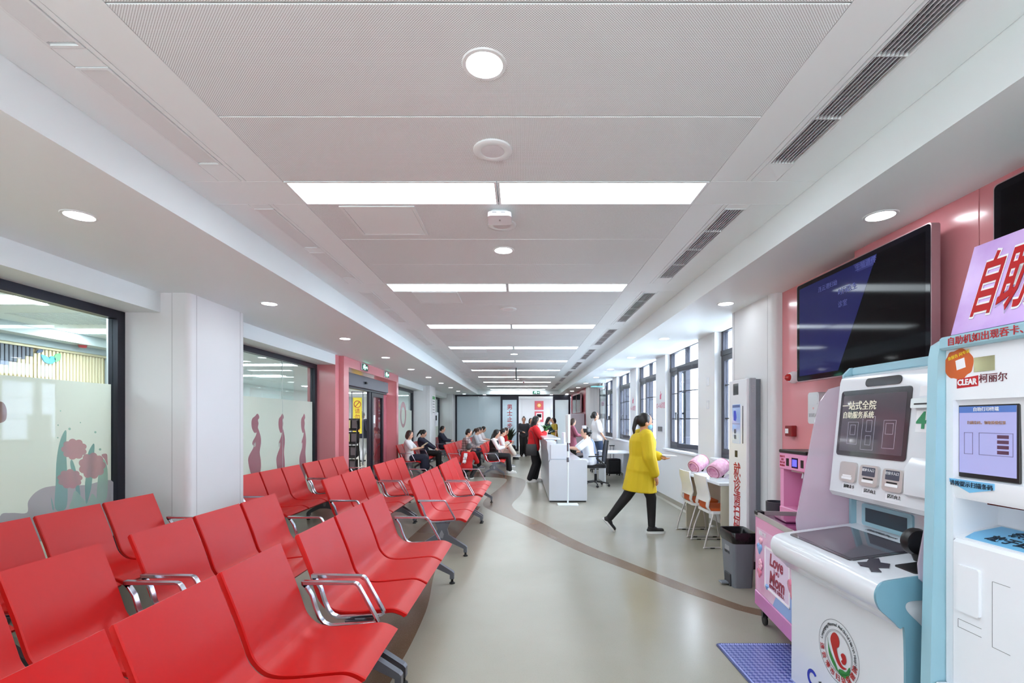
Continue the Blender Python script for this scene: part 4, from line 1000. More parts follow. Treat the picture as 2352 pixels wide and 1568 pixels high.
# sticker, viewing window, maker's mark
q = crom([(1.800 + (0.060 + 0.004 * math.sin(9 * a)) * math.cos(a), 1.708 + (0.056 + 0.004 * math.cos(7 * a)) * math.sin(a), 0) for a in [i * 2 * PI / 20 for i in range(20)]], 3, True)
MB(off).prism([(p.x, p.y) for p in q], 'x', XF - .0008, XF).build('sticker', mat('orange_sticker', (206, 96, 36), 0.4), k2)
MB(off).prism([(1.812, 1.722), (1.776, 1.730), (1.770, 1.694), (1.806, 1.686)], 'x', XF - .0014, XF - .0008).build('sticker_blank', paper, k2)
text('lettering', '查报告 问专家', 0.0145, (XF - .0008, 1.798, 1.741), xd=(0, -1, .24), yd=(0, .24, 1), m=mat('yellow_print', (250, 216, 60), 0.4), parent=k2, off=off)
MB(off).box(XF - .0015, XF + .03, 1.662, 1.738, 1.672, 1.724).build('viewing_window', mat('brass_window', (190, 178, 140), 0.12, metal=0.8), k2)
MB(off).prism([(1.806, 1.618), (1.722, 1.622), (1.722, 1.660), (1.806, 1.652)], 'x', XF - .001, XF).build('logo_plate', mat('logo_red', (190, 26, 34), 0.4), k2)
text('lettering', 'CLEAR', 0.030, (XF - .001, 1.764, 1.638), m=paper, parent=k2, off=off, weight=0.001, sx=0.85, **RIGHT_)
text('lettering', '柯丽尔', 0.034, (XF, 1.668, 1.645), m=mat('maroon_ink', (110, 44, 56), 0.5), parent=k2, off=off, **RIGHT_)
MB(off).prism([(1.838, 1.280), (1.836, 1.268), (1.755, 1.236), (1.665, 1.258), (1.665, 1.280)], 'x', 1.6285, 1.6325).build('prompt_label', mat('sky_blue_label', (116, 186, 228), 0.4), k2)
text('lettering', '请按提示扫描条码', 0.021, (1.6285, 1.75, 1.2635), m=mat('navy_ink', (24, 40, 60), 0.5), parent=k2, off=off, **RIGHT_)
MB(off).loft([[(1.66, 1.72, 1.2075), (1.74, 1.74, 1.1985), (1.76, 1.64, 1.1965), (1.68, 1.60, 1.2055)], [(1.66, 1.72, 1.200), (1.74, 1.74, 1.191), (1.76, 1.64, 1.189), (1.68, 1.60, 1.198)]]).build('scanner_window', mat('scanner_black', (8, 8, 10), 0.1, coat=1.0), k2)
MB(off).prism([(1.635, 1.055), (1.635, 1.064), (1.80, 1.105), (1.80, 1.055)], 'y', A0, A1).build('shelf_wedge', plastic_white, k2)
def shelf(x, y, d_=0.0): return (x, y, 1.064 + (x - 1.635) * .2485 + d_)
lb = [(1.645, A0 + .005), (1.645, 1.79), (1.70, 1.812), (1.79, 1.80), (1.79, A0 + .005)]
MB(off).loft([[shelf(x, y) for x, y in lb], [shelf(x, y, .0012) for x, y in lb]]).build('shelf_label', MATS['sky_blue_label'], k2)
text('lettering', '条码向上', 0.05, shelf(1.745, 1.62, .0012), xd=(0, -1, 0), yd=(1, 0, .2485), m=MATS['navy_ink'], parent=k2, off=off, weight=0.001)
text('lettering', '放于此处', 0.05, shelf(1.685, 1.64, .0012), xd=(0, -1, 0), yd=(1, 0, .2485), m=MATS['navy_ink'], parent=k2, off=off, weight=0.001)
MB(off).prism(round_poly(1.70, 1.79, 0.80, 0.97, .01), 'x', 1.610, 1.62).build('access_flap', plastic_white, k2, 30)
for a, b, c, d in ((1.60, 1.66, .72, .945), (1.70, 1.79, .735, .765)):
    MB(off).box(1.6192, 1.6202, a, b, c, c + .0015).build('shut_line', MATS['shut_line_grey'], k2); MB(off).box(1.6192, 1.6202, a, b, d, d + .0015).build('shut_line', MATS['shut_line_grey'], k2)
    MB(off).box(1.6192, 1.6202, b, b + .0012, c, d).build('shut_line', MATS['shut_line_grey'], k2)
# header
def hp(y, t, d=0.0): return (1.634 + 0.09 * t - d, y, 1.822 + 0.335 * t)
m_hd = mat('lilac_print', (190, 150, 218), 0.25, spec=0.3, vary=(6, (190, 152, 218), (206, 174, 228)))
MB(off).loft([[hp(1.30, 0), hp(1.837, 0), hp(1.837, 1), hp(1.30, 1)], [(x + .03, y, z) for x, y, z in (hp(1.30, 0), hp(1.837, 0), hp(1.837, 1), hp(1.30, 1))]]).build('header_panel', m_hd, k2)
MB(off).box(1.66, 1.78, 1.32, 1.80, 1.815, 1.90).build('header_bracket', metal_white, k2)
hy = (0.26, 0, 0.966)
text('lettering', '自助服务', 0.25, hp(1.585, .45, .0004), xd=(0, -1, 0), yd=hy, m=paper, parent=k2, off=off, shear=0.12, weight=0.012, sx=.40)
text('lettering', '自助服务', 0.25, hp(1.585, .45, .0022), xd=(0, -1, 0), yd=hy, m=mat('header_red', (180, 14, 18), 0.5, spec=0.2), parent=k2, off=off, shear=0.12, weight=0.004, sx=.40)
text('lettering', '自助机如出现吞卡、', 0.033, (1.60, 1.665, 1.790), m=red_txt, parent=k2, off=off, weight=0.0003, **RIGHT_)
text('lettering', '凭证打不出', 0.033, (1.60, 1.425, 1.790), m=red_txt, parent=k2, off=off, weight=0.0003, **RIGHT_)

# ---- blue floor mat
t = thing('floor_mat', 'blue woven plastic floor mat in front of the white kiosk', 'mat', (1.45, 2.9, 0.0015)); off = t.location.copy()
def mat_blue():
    m = mat('blue_woven', (78, 92, 190), 0.35, coat=0.2); nt = m.node_tree; b = nt.nodes['Principled BSDF']
    tc = nt.nodes.new('ShaderNodeTexCoord'); mp = nt.nodes.new('ShaderNodeMapping'); mp.inputs['Rotation'].default_value = (0, 0, R(45)); mp.inputs['Scale'].default_value = (46, 46, 46)
    ch = nt.nodes.new('ShaderNodeTexChecker'); ch.inputs['Scale'].default_value = 1.0; ch.inputs['Color1'].default_value = lin((72, 88, 168)); ch.inputs['Color2'].default_value = lin((146, 156, 214))
    nz = nt.nodes.new('ShaderNodeTexNoise'); nz.inputs['Scale'].default_value = 3.0
    mx = nt.nodes.new('ShaderNodeMix'); mx.data_type = 'RGBA'; mx.blend_type = 'MULTIPLY'; mx.inputs['Factor'].default_value = 0.35
    nt.links.new(tc.outputs['Object'], mp.inputs['Vector']); nt.links.new(mp.outputs[0], ch.inputs['Vector']); nt.links.new(mp.outputs[0], nz.inputs['Vector'])
    nt.links.new(ch.outputs['Color'], mx.inputs['A']); nt.links.new(nz.outputs['Color'], mx.inputs['B']); nt.links.new(mx.outputs['Result'], b.inputs['Base Color'])
    bp = nt.nodes.new('ShaderNodeBump'); bp.inputs['Strength'].default_value = 0.6; bp.inputs['Distance'].default_value = 0.003
    nt.links.new(ch.outputs['Fac'], bp.inputs['Height']); nt.links.new(bp.outputs[0], b.inputs['Normal']); return m
rp = round_poly(1.30, 1.80, 2.30, 3.24, 0.03)
MB(off).prism(rp, 'z', 0.0015, 0.006).build('border', mat('mat_border', (70, 76, 120), 0.5), t)
MB(off).prism(round_poly(1.312, 1.79, 2.312, 3.228, 0.02), 'z', 0.0055, 0.009).build('woven_field', mat_blue(), t)
wl_ = MB().ball((0, 0, 0), (0.006, 0.006, 0.004), 6, 4)
kn = wl_.mesh('knot', mat('mat_knot_blue', (170, 178, 230), 0.3, coat=0.3))  # paler blue knots in rows along two edges
for i in range(60):
    o = link('knot', kn, t); o.location = (1.318 - off.x, 3.20 - i * .0148 - off.y, 0.009)
    if i < 30:
        o = link('knot', kn, t); o.location = (1.335 + i * .0155 - off.x, 3.215 - off.y, 0.009)

# ---- pink cart
PA = R(-7.5)       # turned a little off the wall line
ct = thing('advertising_cart', 'pink cart on castors with a Love Mom greeting poster and a dark basin top', 'cart', (1.742, 3.60, 0), PA); 
Lc, Dc = -0.70, 0.44            # along local -y, depth along +x
m_cp = mat('cart_pink', (228, 150, 190), 0.25, coat=0.3); m_cm = mat('cart_magenta', (190, 96, 170), 0.25, coat=0.3); m_pl = mat('plum_basin', (120, 52, 98), 0.2, coat=0.4)
MB().box(0.004, Dc, Lc, 0, 0.245, 0.79, 0.004).build('body', m_cp, ct)
MB().box(0.0, Dc, Lc - .004, 0.004, 0.135, 0.245, 0.006).build('plinth', m_cm, ct)
MB().box(0.0, 0.012, Lc, 0, 0.79, 0.825).build('rim_edge', m_met, ct); MB().box(0.0, Dc, -0.012, 0, 0.79, 0.825).build('rim_edge', m_met, ct)
MB().box(Dc - .012, Dc, Lc, 0, 0.79, 0.825).build('rim_edge', m_met, ct)
MB().box(0.012, Dc - .012, Lc, -0.012, 0.79, 0.797).build('basin', m_pl, ct)
MB().box(-0.004, 0.05, -0.06, 0.004, 0.80, 0.832, 0.006).build('corner_guard', black, ct)
MB().box(0.10, 0.42, -0.30, -0.10, 0.80, 0.812, 0.004).build('tray', mat('tray_plum', (140, 70, 110), 0.15, coat=0.5), ct)
for q in range(6): MB().box(0.14 + q * .045, 0.165 + q * .045, -0.62, -0.38, 0.797, 0.802).build('drain_slat', mat('drain_plum', (90, 36, 76), 0.3), ct)
for x, y in ((0.05, -0.06), (0.38, -0.06), (0.05, -0.68), (0.38, -0.68)):
    c_ = MB().lathe([(0.0001, -0.011), (0.034, -0.011), (0.038, 0), (0.034, 0.011), (0.0001, 0.011)], c=(x, y, 0.0385), n=20, axis='x').build('castor', rubber, ct, 30)
    MB().box(x - .018, x + .018, y - .014, y + .02, 0.06, 0.138).build('castor_fork', black, c_)
CX = dict(xd=(0, -1, 0), yd=(0, 0, 1))
MB().box(0.0028, 0.004, Lc + .02, -0.03, 0.25, 0.715).build('poster', mat('poster_pink', (226, 176, 206), 0.3, vary=(3.2, (216, 150, 190), (232, 200, 220))), ct)
MB().prism([(Lc + .02, 0.25), (-0.34, 0.25), (-0.46, 0.42), (Lc + .02, 0.40)], 'x', 0.0020, 0.0028).build('poster_blue', mat('poster_blue', (140, 168, 222), 0.3), ct)
fy0, fy1, fz0, fz1 = -0.62, -0.20, 0.33, 0.62
for a, b, c, d in ((fy0, fy1, fz1 - .012, fz1), (fy0, fy1, fz0, fz0 + .012), (fy0, fy0 + .012, fz0, fz1), (fy1 - .012, fy1, fz0, fz1)):
    MB().box(-0.002, 0.002, a, b, c, d).build('poster_frame', mat('frame_white', (246, 240, 246), 0.3), ct)
MB().box(0.0016, 0.002, fy0 + .012, fy1 - .012, fz0 + .012, fz1 - .012).build('poster_card', mat('card_lilac', (226, 204, 228), 0.3), ct)
m_lv = mat('wine_script', (150, 30, 64), 0.4)
text('lettering', 'Love', 0.115, (0.0012, -0.40, 0.545), m=m_lv, parent=ct, shear=0.15, weight=0.003, **CX)
text('lettering', 'I', 0.045, (0.0012, -0.37, 0.482), m=m_lv, parent=ct, **CX); text('lettering', 'U', 0.045, (0.0012, -0.437, 0.482), m=m_lv, parent=ct, **CX)
text('lettering', 'Mom', 0.12, (0.0012, -0.41, 0.425), m=m_lv, parent=ct, shear=0.15, weight=0.003, **CX)
text('lettering', '陪伴时光 关爱家人', 0.030, (0.0012, -0.41, 0.365), m=m_lv, parent=ct, **CX)
def heart(cy, cz, s, m, bulge=0.012, nm='heart'):
    pts = []
    for i in range(24):
        a = 2 * PI * i / 24; pts.append((16 * math.sin(a) ** 3 / 16 * s, (13 * math.cos(a) - 5 * math.cos(2 * a) - 2 * math.cos(3 * a) - math.cos(4 * a)) / 16 * s))
    mb = MB(); mb.loft([[(0.002, cy + p, cz + q) for p, q in pts], [(0.002 - bulge * .7, cy + p * .85, cz + q * .85) for p, q in pts], [(0.002 - bulge, cy + p * .5, cz + q * .5) for p, q in pts]])
    return mb.build(nm, m, ct, 60)
heart(-0.10, 0.575, 0.045, mat('heart_blue', (120, 160, 214), 0.2, coat=0.5)); heart(-0.10, 0.40, 0.04, mat('heart_pink', (222, 120, 150), 0.2, coat=0.5)); heart(-0.13, 0.635, 0.028, mat('heart_pale', (240, 180, 200), 0.2, coat=0.5))
heart(-0.655, 0.47, 0.07, MATS['heart_pink']); heart(-0.25, 0.345, 0.022, MATS['heart_blue']); heart(-0.403, 0.482, 0.016, m_lv, 0.002)
for i in range(7):
    a = i * 0.9; rr = 0.012 + 0.004 * i
    MB().ball((0.0 - .006 + .0006 * i, -0.125 + rr * math.cos(a) * .8, 0.47 + rr * math.sin(a)), (0.008, 0.018, 0.016), 8, 6).build('rose_petal', MATS['heart_pale'], ct, 60)
text('lettering', '健康之家', 0.034, (0.0026, -0.15, 0.685), m=paper, parent=ct, **CX)

# ---- water dispenser
t = thing('water_dispenser', 'pink water dispenser with small blue display against the pink wall', 'water dispenser', (2.30, 3.80, 0)); off = t.location.copy()
y0, y1 = 3.61, 3.985
MB(off).box(2.13, 2.50, y0, y1, 0.0, 0.80, 0.008).build('cabinet', m_cp, t)
MB(off).box(2.30, 2.50, y0, y1, 0.80, 1.105).build('niche_back', mat('niche_magenta', (178, 70, 150), 0.3, coat=0.3), t)
for a, b in ((y0, y0 + .04), (y1 - .05, y1)): MB(off).box(2.14, 2.30, a, b, 0.80, 1.105).build('niche_cheek', mat('dispenser_pink', (236, 160, 200), 0.3), t)
MB(off).box(2.13, 2.50, y0, y1, 1.105, 1.235, 0.006).build('control_panel', MATS['dispenser_pink'], t)
MB(off).box(2.125, 2.50, y0, y1, 1.235, 1.262, 0.006).build('top_plate', black, t)
MB(off).box(2.127, 2.131, 3.715, 3.80, 1.125, 1.205, 0.001).build('display_bezel', mat('navy_bezel', (28, 26, 60), 0.2), t)
MB(off).box(2.1255, 2.127, 3.727, 3.788, 1.138, 1.192).build('display', emitter('display_blue', (88, 84, 250), 1.0), t)
for yy in (3.86, 3.66): MB(off).box(2.127, 2.131, yy - .018, yy + .018, 1.135, 1.195, 0.001).build('button', black, t)
for i, s in enumerate(('饮水开关', '注意', '禁止儿童', '独自接水')): text('lettering', s, 0.018, (2.13, 3.935, 1.205 - .024 * i), m=red_txt, parent=t, off=off, **RIGHT_)
MB(off).tube([(2.20, 3.76, 1.105), (2.20, 3.76, 1.085), (2.19, 3.76, 1.045)], 0.014, r2=0.008).build('tap', plastic_white, t, 40)
MB(off).box(2.16, 2.26, 3.70, 3.86, 1.09, 1.105).build('tap_bracket', m_met, t)
t = thing('black_cup', 'dark grey plastic cup holder standing behind the pink cart', 'cup holder', (2.20, 4.16, 0)); off = t.location.copy()
MB(off).lathe([(0.075, 0.0), (0.085, 0.80), (0.075, 0.80), (0.07, 0.02), (0.075, 0.0)], c=(2.20, 4.16, 0), n=20).build('shell', mat('smoke_grey', (62, 64, 72), 0.25), t, 40)
MB(off).lathe([(0.0001, 0.0), (0.072, 0.0), (0.072, 0.02), (0.0001, 0.02)], c=(2.20, 4.16, 0), n=20).build('base', black, t, 40)

# ---- bin
t = thing('waste_bin', 'grey plastic waste bin with black liner beside the pink cart', 'bin', (1.985, 4.42, 0)); off = t.location.copy()
m_bin = mat('bin_grey', (112, 116, 124), 0.45)
def sect(k, z, c=(1.985, 4.42)): return [(c[0] + p * k, c[1] + q * k, z) for p, q in round_poly(-.105, .105, -.14, .14, .03, 3)]
MB(off).loft([sect(.80, .0), sect(.84, .08), sect(1.0, .46), sect(.96, .46), sect(.80, .03)], cap=True).build('bucket', m_bin, t, 40)
MB(off).loft([sect(1.0, .40), sect(1.10, .43), sect(1.12, .475), sect(1.06, .50), sect(.98, .495), sect(.92, .40), sect(.6, .2)], cap=False).build('liner', mat('bin_bag', (16, 16, 18), 0.25, bump=(40, 0.8)), t, 60)
MB(off).box(1.885, 1.90, 4.36, 4.48, 0.0, 0.11, 0.004).build('pedal_recess', mat('pedal_dark', (50, 52, 58), 0.5), t)
MB(off).box(1.82, 1.90, 4.385, 4.455, 0.015, 0.03, 0.004).build('pedal', m_bin, t)
text('lettering', '其他垃圾', 0.028, (1.886, 4.42, 0.30), xd=(0, -1, 0), yd=(-.06, 0, 1), m=mat('bin_print', (60, 62, 68), 0.5), parent=t, off=off)
MB(off).box(1.884, 1.888, 4.375, 4.465, 0.318, 0.36).build('recycling_label', mat('bin_label', (150, 152, 158), 0.5), t)

# ---- slim scan totem on the column
t = thing('scan_totem', 'slim white and grey scanning totem with red vertical characters on the column', 'totem', (2.32, 5.07, 0)); off = t.location.copy()
MB(off).box(2.27, 2.30, 4.865, 5.275, 0.075, 1.92, 0.004).build('front_panel', plastic_white, t)
MB(off).box(2.30, 2.368, 4.86, 5.28, 0.075, 1.925, 0.006).build('case', mat('totem_grey', (168, 172, 182), 0.35, metal=0.3), t)
MB(off).box(2.368, 2.42, 4.88, 5.26, 0.075, 1.915).build('back_case', mat('totem_dark', (120, 124, 134), 0.4, metal=0.3), t)
MB(off).box(2.262, 2.42, 4.855, 5.285, 0.0, 0.075).build('plinth', black, t)
MB(off).box(2.268, 2.27, 5.045, 5.165, 1.765, 1.885, 0.0008).build('camera_window', mat('camera_black', (20, 20, 26), 0.1, coat=1.0), t)
MB(off).box(2.2675, 2.27, 5.00, 5.185, 1.255, 1.665, 0.0008).build('screen', mat('totem_screen', (112, 134, 176), 0.1, coat=0.8, emit=0.25, emit_rgb=(150, 170, 210)), t)
MB(off).box(2.2668, 2.2675, 5.005, 5.18, 1.632, 1.66).build('title_bar', mat('totem_bar', (84, 100, 150), 0.2, emit=0.1), t)
MB(off).box(2.2668, 2.2675, 5.005, 5.18, 1.458, 1.462).build('divider', mat('totem_line', (60, 66, 84), 0.4), t)
MB(off).prism([(5.15, 1.50), (5.10, 1.49), (5.08, 1.53), (5.10, 1.60), (5.15, 1.60)], 'x', 2.2668, 2.2675).build('icon', mat('icon_blue', (56, 74, 190), 0.3, emit=0.1), t)
for z in (1.30, 1.36): MB(off).box(2.2668, 2.2675, 5.09, 5.14, z, z + .045).build('icon', mat('icon_grey', (86, 100, 130), 0.3), t)
MB(off).box(2.2675, 2.27, 4.935, 4.948, 1.26, 1.645).build('card_slot', black, t)
MB(off).box(2.268, 2.27, 5.065, 5.125, 1.11, 1.18, 0.0006).build('scan_window', black, t)
for i, ch in enumerate('就诊请扫码'):
    text('lettering', ch, 0.165, (2.2698, 5.075, 0.965 - .145 * i), m=red_txt, parent=t, off=off, weight=0.0025, **RIGHT_)
for z in (1.80, 1.84): MB(off).lathe([(0.012, -0.0012), (0.014, -0.0012), (0.014, 0), (0.012, 0), (0.012, -0.0012)], c=(2.335, 4.86, z), n=16, axis='y').build('speaker_mark', m_met, t)
t = thing('red_character_strip', 'narrow vertical strip of red characters on the column behind the totem', 'sign', (2.41, 5.40, 1.5)); off = t.location.copy()
MB(off).box(2.412, 2.4195, 5.33, 5.46, 1.18, 1.90).build('strip', plastic_white, t)
for i, ch in enumerate('扫码签到候诊'):
    text('lettering', ch, 0.11, (2.412, 5.395, 1.84 - .115 * i), m=red_txt, parent=t, off=off, weight=0.002, **RIGHT_)
# alarm devices and towel box on the pink recess
t = thing('alarm_strobe', 'white dome alarm with red lens on the pink wall', 'alarm', (2.51, 4.42, 1.89)); off = t.location.copy()
MB().lathe([(0.055, 0), (0.055, -0.03), (0.042, -0.055), (0.0001, -0.06)], n=24, axis='x').build('housing', plastic_white, t, 40)
MB().lathe([(0.034, -0.05), (0.030, -0.08), (0.012, -0.10), (0.0001, -0.10)], n=20, axis='x').build('lens', mat('strobe_red', (196, 36, 34), 0.15, coat=0.6), t, 40)
t = thing('fire_call_point', 'small dark red fire call point below the alarm dome', 'call point', (2.51, 4.45, 1.40))
MB().box(-0.05, 0, -0.055, 0.055, -0.05, 0.05, 0.005).build('box', mat('call_point_red', (140, 22, 28), 0.3), t)
MB().box(-0.053, -0.05, -0.005, 0.045, -0.022, 0.022).build('press_plate', paper, t)
t = thing('soap_dispenser', 'white rounded wall dispenser half behind the kiosk wing', 'dispenser', (2.51, 4.0, 1.60))
MB().prism(round_poly(-.075, .075, -.13, .13, .025), 'x', -0.09, 0).build('case', gloss_white, t, 30)
MB().prism(round_poly(-.06, .06, .03, .11, .01), 'x', -0.093, -0.09).build('front_window', mat('pale_window', (222, 226, 232), 0.1, coat=0.6), t, 30)
text('lettering', 'HVDE', 0.045, (-0.0905, 0, -.06), m=mat('grey_emboss', (180, 180, 186), 0.4), parent=t, **RIGHT_)
heart_ = MB().prism([(-.012, .0), (0, -.014), (.012, 0), (.006, .008), (0, .002), (-.006, .008)], 'x', -0.0915, -0.09).build('heart_mark', mat('pale_rose_mark', (220, 170, 176), 0.5), t)

# ---- self-test desk with two chairs and cuff monitors
t = thing('wall_desk', 'narrow white desk along the window wall with two cuff monitors', 'desk', (2.5, 6.2, 0)); off = t.location.copy()
m_desk = mat('desk_white', (226, 228, 232), 0.3); m_dleg = mat('desk_beige', (196, 188, 170), 0.5)
DX0, DX1, DY0, DY1 = 2.30, 2.645, 5.60, 6.90
MB(off).box(DX0, DX1, DY0, DY1, 0.735, 0.77, 0.006).build('desktop', m_desk, t)
MB(off).box(DX0 + .03, DX1, 5.62, 5.645, 0, 0.735).build('side_panel', m_dleg, t); MB(off).box(DX0 + .03, DX1, 6.80, 6.83, 0, 0.735).build('side_panel', m_dleg, t)
MB(off).box(2.60, 2.62, 5.645, 6.80, 0.35, 0.735).build('modesty_panel', m_dleg, t)
def side_chair(y, label):
    c = thing('side_chair', label, 'chair', (2.36, y, 0), 0, 'white and orange sled-base chairs')
    m_sh = mat('chair_white', (228, 228, 230), 0.3); m_or = mat('chair_orange', (196, 84, 24), 0.6)
    bk = [(-.195, .835, .19), (-.19, .76, .205), (-.165, .66, .20), (-.15, .58, .205), (-.165, .53, .20)]
    rings = []
    for u, z, w in bk:
        rings.append([(u, -w, z), (u - .012, -w * .5, z), (u - .016, 0, z), (u - .012, w * .5, z), (u, w, z), (u + .014, w * .98, z), (u, w * .5, z), (u - .002, 0, z), (u, -w * .5, z), (u + .014, -w * .98, z)])
    MB().loft(rings).build('backrest', m_sh, c, 50)
    for s in (-1, 1):
        MB().loft([[(u, s * w0, z), (u, s * w1, z), (u + .014, s * w1, z), (u + .014, s * w0, z)] for u, z, w0, w1 in ((-.165, .53, .13, .20), (-.175, .48, .14, .205), (-.15, .44, .12, .20), (-.12, .42, .05, .19))]).build('back_strut', m_sh, c, 50)
    MB().prism(round_poly(-.15, .21, -.205, .205, .05), 'z', 0.40, 0.432).build('seat_shell', m_sh, c, 40)
    MB().prism(round_poly(-.135, .20, -.19, .19, .05), 'z', 0.432, 0.462).build('seat_pad', m_or, c, 40)
    MB().prism(round_poly(-.13, .13, .445, .525, .015), 'x', -0.150, -0.140).build('lumbar_pad', m_or, c, 40)
    for s in (-1, 1):
        y_ = s * .215
        MB().tube(crom([(-.10, y_ * .9, .41), (-.17, y_, .20), (-.215, y_, .02), (-.19, y_, .011), (.14, y_, .011), (.18, y_, .03), (.12, y_ * .9, .40)], 4), 0.010, 10).build('sled_leg', m_met, c, 40)
        for u in (-.15, .10): MB().box(u, u + .05, y_ - .013, y_ + .013, 0.0, 0.012).build('glide', rubber, c)
    for u in (-.09, .11): MB().tube([(u, -.195, .395), (u, .195, .395)], 0.009).build('cross_bar', m_met, c, 40)
    return c
side_chair(5.86, 'white sled-base chair with orange pad, by the totem'); side_chair(6.42, 'white sled-base chair with orange pad, by the far desk end')
def cuff(y, label, yaw):
    c = thing('cuff_monitor', label, 'cuff monitor', (2.42, y, 0.77), yaw)
    MB().prism(round_poly(-.10, .16, -.15, .13, .03), 'z', 0.0, 0.035).build('base', plastic_white, c, 40)
    MB().prism([(.02, .035), (.15, .035), (.15, .06), (.06, .075)], 'y', -.14, -.03).build('console', mat('console_grey', (196, 200, 208), 0.3), c)
    MB().prism([(.06, .075), (.15, .06), (.15, .064), (.06, .079)], 'y', -.125, -.045).build('display', mat('console_dark', (70, 84, 150), 0.2), c)
    MB().ball((-.055, -.09, .0355), (.014, .014, .003), 12, 6).build('button', mat('start_green', (120, 180, 150), 0.4), c)
    m = MB(); rg = []
    ax = Vector((.80, .42, .42)).normalized(); up_ = Vector((0, 0, 1)); sd = ax.cross(up_).normalized(); up_ = sd.cross(ax)
    cen = Vector((-.02, .03, .145))
    for tt, r in ((-.11, .075), (-.10, .092), (-.05, .10), (.03, .098), (.09, .094), (.11, .078), (.11, .062), (.0, .060), (-.11, .062), (-.11, .075)):
        rg.append([cen + ax * tt + sd * (r * math.cos(a)) + up_ * (r * math.sin(a) * .96) for a in [2 * PI * j / 22 for j in range(22)]])
    m.loft(rg, cap=False).build('cuff', mat('pink_quilt', (226, 172, 196), 0.85, vary=(30, (214, 154, 182), (236, 190, 210)), bump=(45, 0.6)), c, 60)
    for k_ in (-.102, .102):
        MB().loft([[cen + ax * (k_ + d) + sd * (r * math.cos(a)) + up_ * (r * math.sin(a) * .96) for a in [2 * PI * j / 22 for j in range(22)]] for d, r in ((-.008, .080), (-.008, .088), (.008, .088), (.008, .080), (-.008, .080))], cap=False).build('cuff_edge', mat('cuff_edge_rose', (168, 96, 118), 0.8), c, 60)
    MB().tube([cen + ax * .10 - up_ * .06, Vector((.04, .06, .03))], 0.012).build('arm', black, c, 40)
    return c
cuff(5.84, 'pink quilted cuff monitor on the desk, close to the totem', 0.0); cuff(6.50, 'pink quilted cuff monitor at the far desk end', 0.0)
t = thing('desk_sign', 'small pink and white acrylic notice on the windowsill by the column', 'sign', (2.70, 5.86, 0.982)); off = t.location.copy()
MB(off).box(2.68, 2.73, 5.80, 5.94, 0.982, 0.988).build('foot', clear_glass('acrylic'), t)
MB(off).box(2.70, 2.704, 5.80, 5.94, 0.988, 1.23).build('board', mat('notice_pink', (226, 150, 178), 0.4), t)
MB(off).box(2.6992, 2.70, 5.82, 5.92, 1.0, 1.10).build('board_panel', paper, t)
text('lettering', '温馨提示', 0.028, (2.70, 5.87, 1.19), m=red_txt, parent=t, off=off, **RIGHT_)
# pointing-hand stickers, switches and sockets on the piers
m_mg = mat('magenta_sticker', (206, 76, 116), 0.5)
def hand_sign(y, z, s, txt, label):
    t = thing('pointing_hand_sticker', label, 'wall sticker', (WX, y, z))
    pts = [(-.5, -.8), (.5, -.8), (.55, -.1), (.75, .25), (.95, .42), (.85, .55), (.45, .35), (.22, .25), (.2, 1.0), (-.02, 1.0), (-.06, .25), (-.3, .28), (-.52, .1)]
    MB().prism([(-a * s, b * s) for a, b in pts], 'x', -0.0015, 0).build('hand_symbol', m_mg, t)
    text('lettering', txt, s * 1.5, (0, 0, -s * 2.3), m=m_mg, parent=t, **RIGHT_)
hand_sign(9.31, 1.97, 0.085, '12~16诊室', 'magenta pointing-hand sticker with room numbers between second and third windows')
hand_sign(11.6, 1.97, 0.085, '1~11诊室', 'magenta pointing-hand sticker with room numbers between third and fourth windows')
t = thing('switch_panel', 'white four-gang switch plate on the pier beside the walking visitor', 'switch', (WX, 9.30, 1.33))
MB().box(-0.012, 0, -0.17, 0.17, -0.06, 0.06, 0.004).build('plate', plastic_white, t)
for k in range(4): MB().box(-0.015, -0.012, -0.145 + k * .077, -0.095 + k * .077, -0.045, 0.045).build('rocker', black, t)
for z, nm in ((2.05, 'upper'), (1.72, 'lower')):
    t = thing('wall_plate', 'faint white %s wall plate on the pier by the desk' % nm, 'wall plate', (WX, 6.95, z)); MB().box(-0.008, 0, -0.045, 0.045, -0.06, 0.06, 0.004).build('plate', plastic_white, t); MB().box(-0.0095, -0.008, -0.02, 0.02, -0.03, 0.03).build('key', white_wall, t)
# ------------------------------------------------------------------ PEOPLE
SKIN = mat('skin', (222, 172, 146), 0.5); SKIN2 = mat('skin_tan', (196, 142, 112), 0.5)
HAIR = mat('black_hair', (22, 18, 18), 0.35, bump=(120, 0.3)); HAIRB = mat('brown_hair', (62, 40, 30), 0.38, bump=(120, 0.3)); HAIRG = mat('grey_hair', (60, 60, 62), 0.5, bump=(120, 0.3))
def cloth(name, rgb, rough=0.8): return mat('cloth_' + name, rgb, rough, bump=(35, 0.25))
m_eye = mat('eye_dark', (26, 18, 16), 0.3); m_lip = mat('lips', (176, 92, 88), 0.5)
V = Vector
def ik(a, b, l1, l2, pole):
    d = b - a; L = d.length
    if L > (l1 + l2) * .999: b = a + d * ((l1 + l2) * .999 / L); d = b - a; L = d.length
    L = max(L, abs(l1 - l2) + .01); u = d.normalized(); x = (l1 * l1 - l2 * l2 + L * L) / (2 * L); hh = math.sqrt(max(0, l1 * l1 - x * x))
    p = V(pole) - u * V(pole).dot(u); p.normalize()
    return a + u * x + p * hh, b
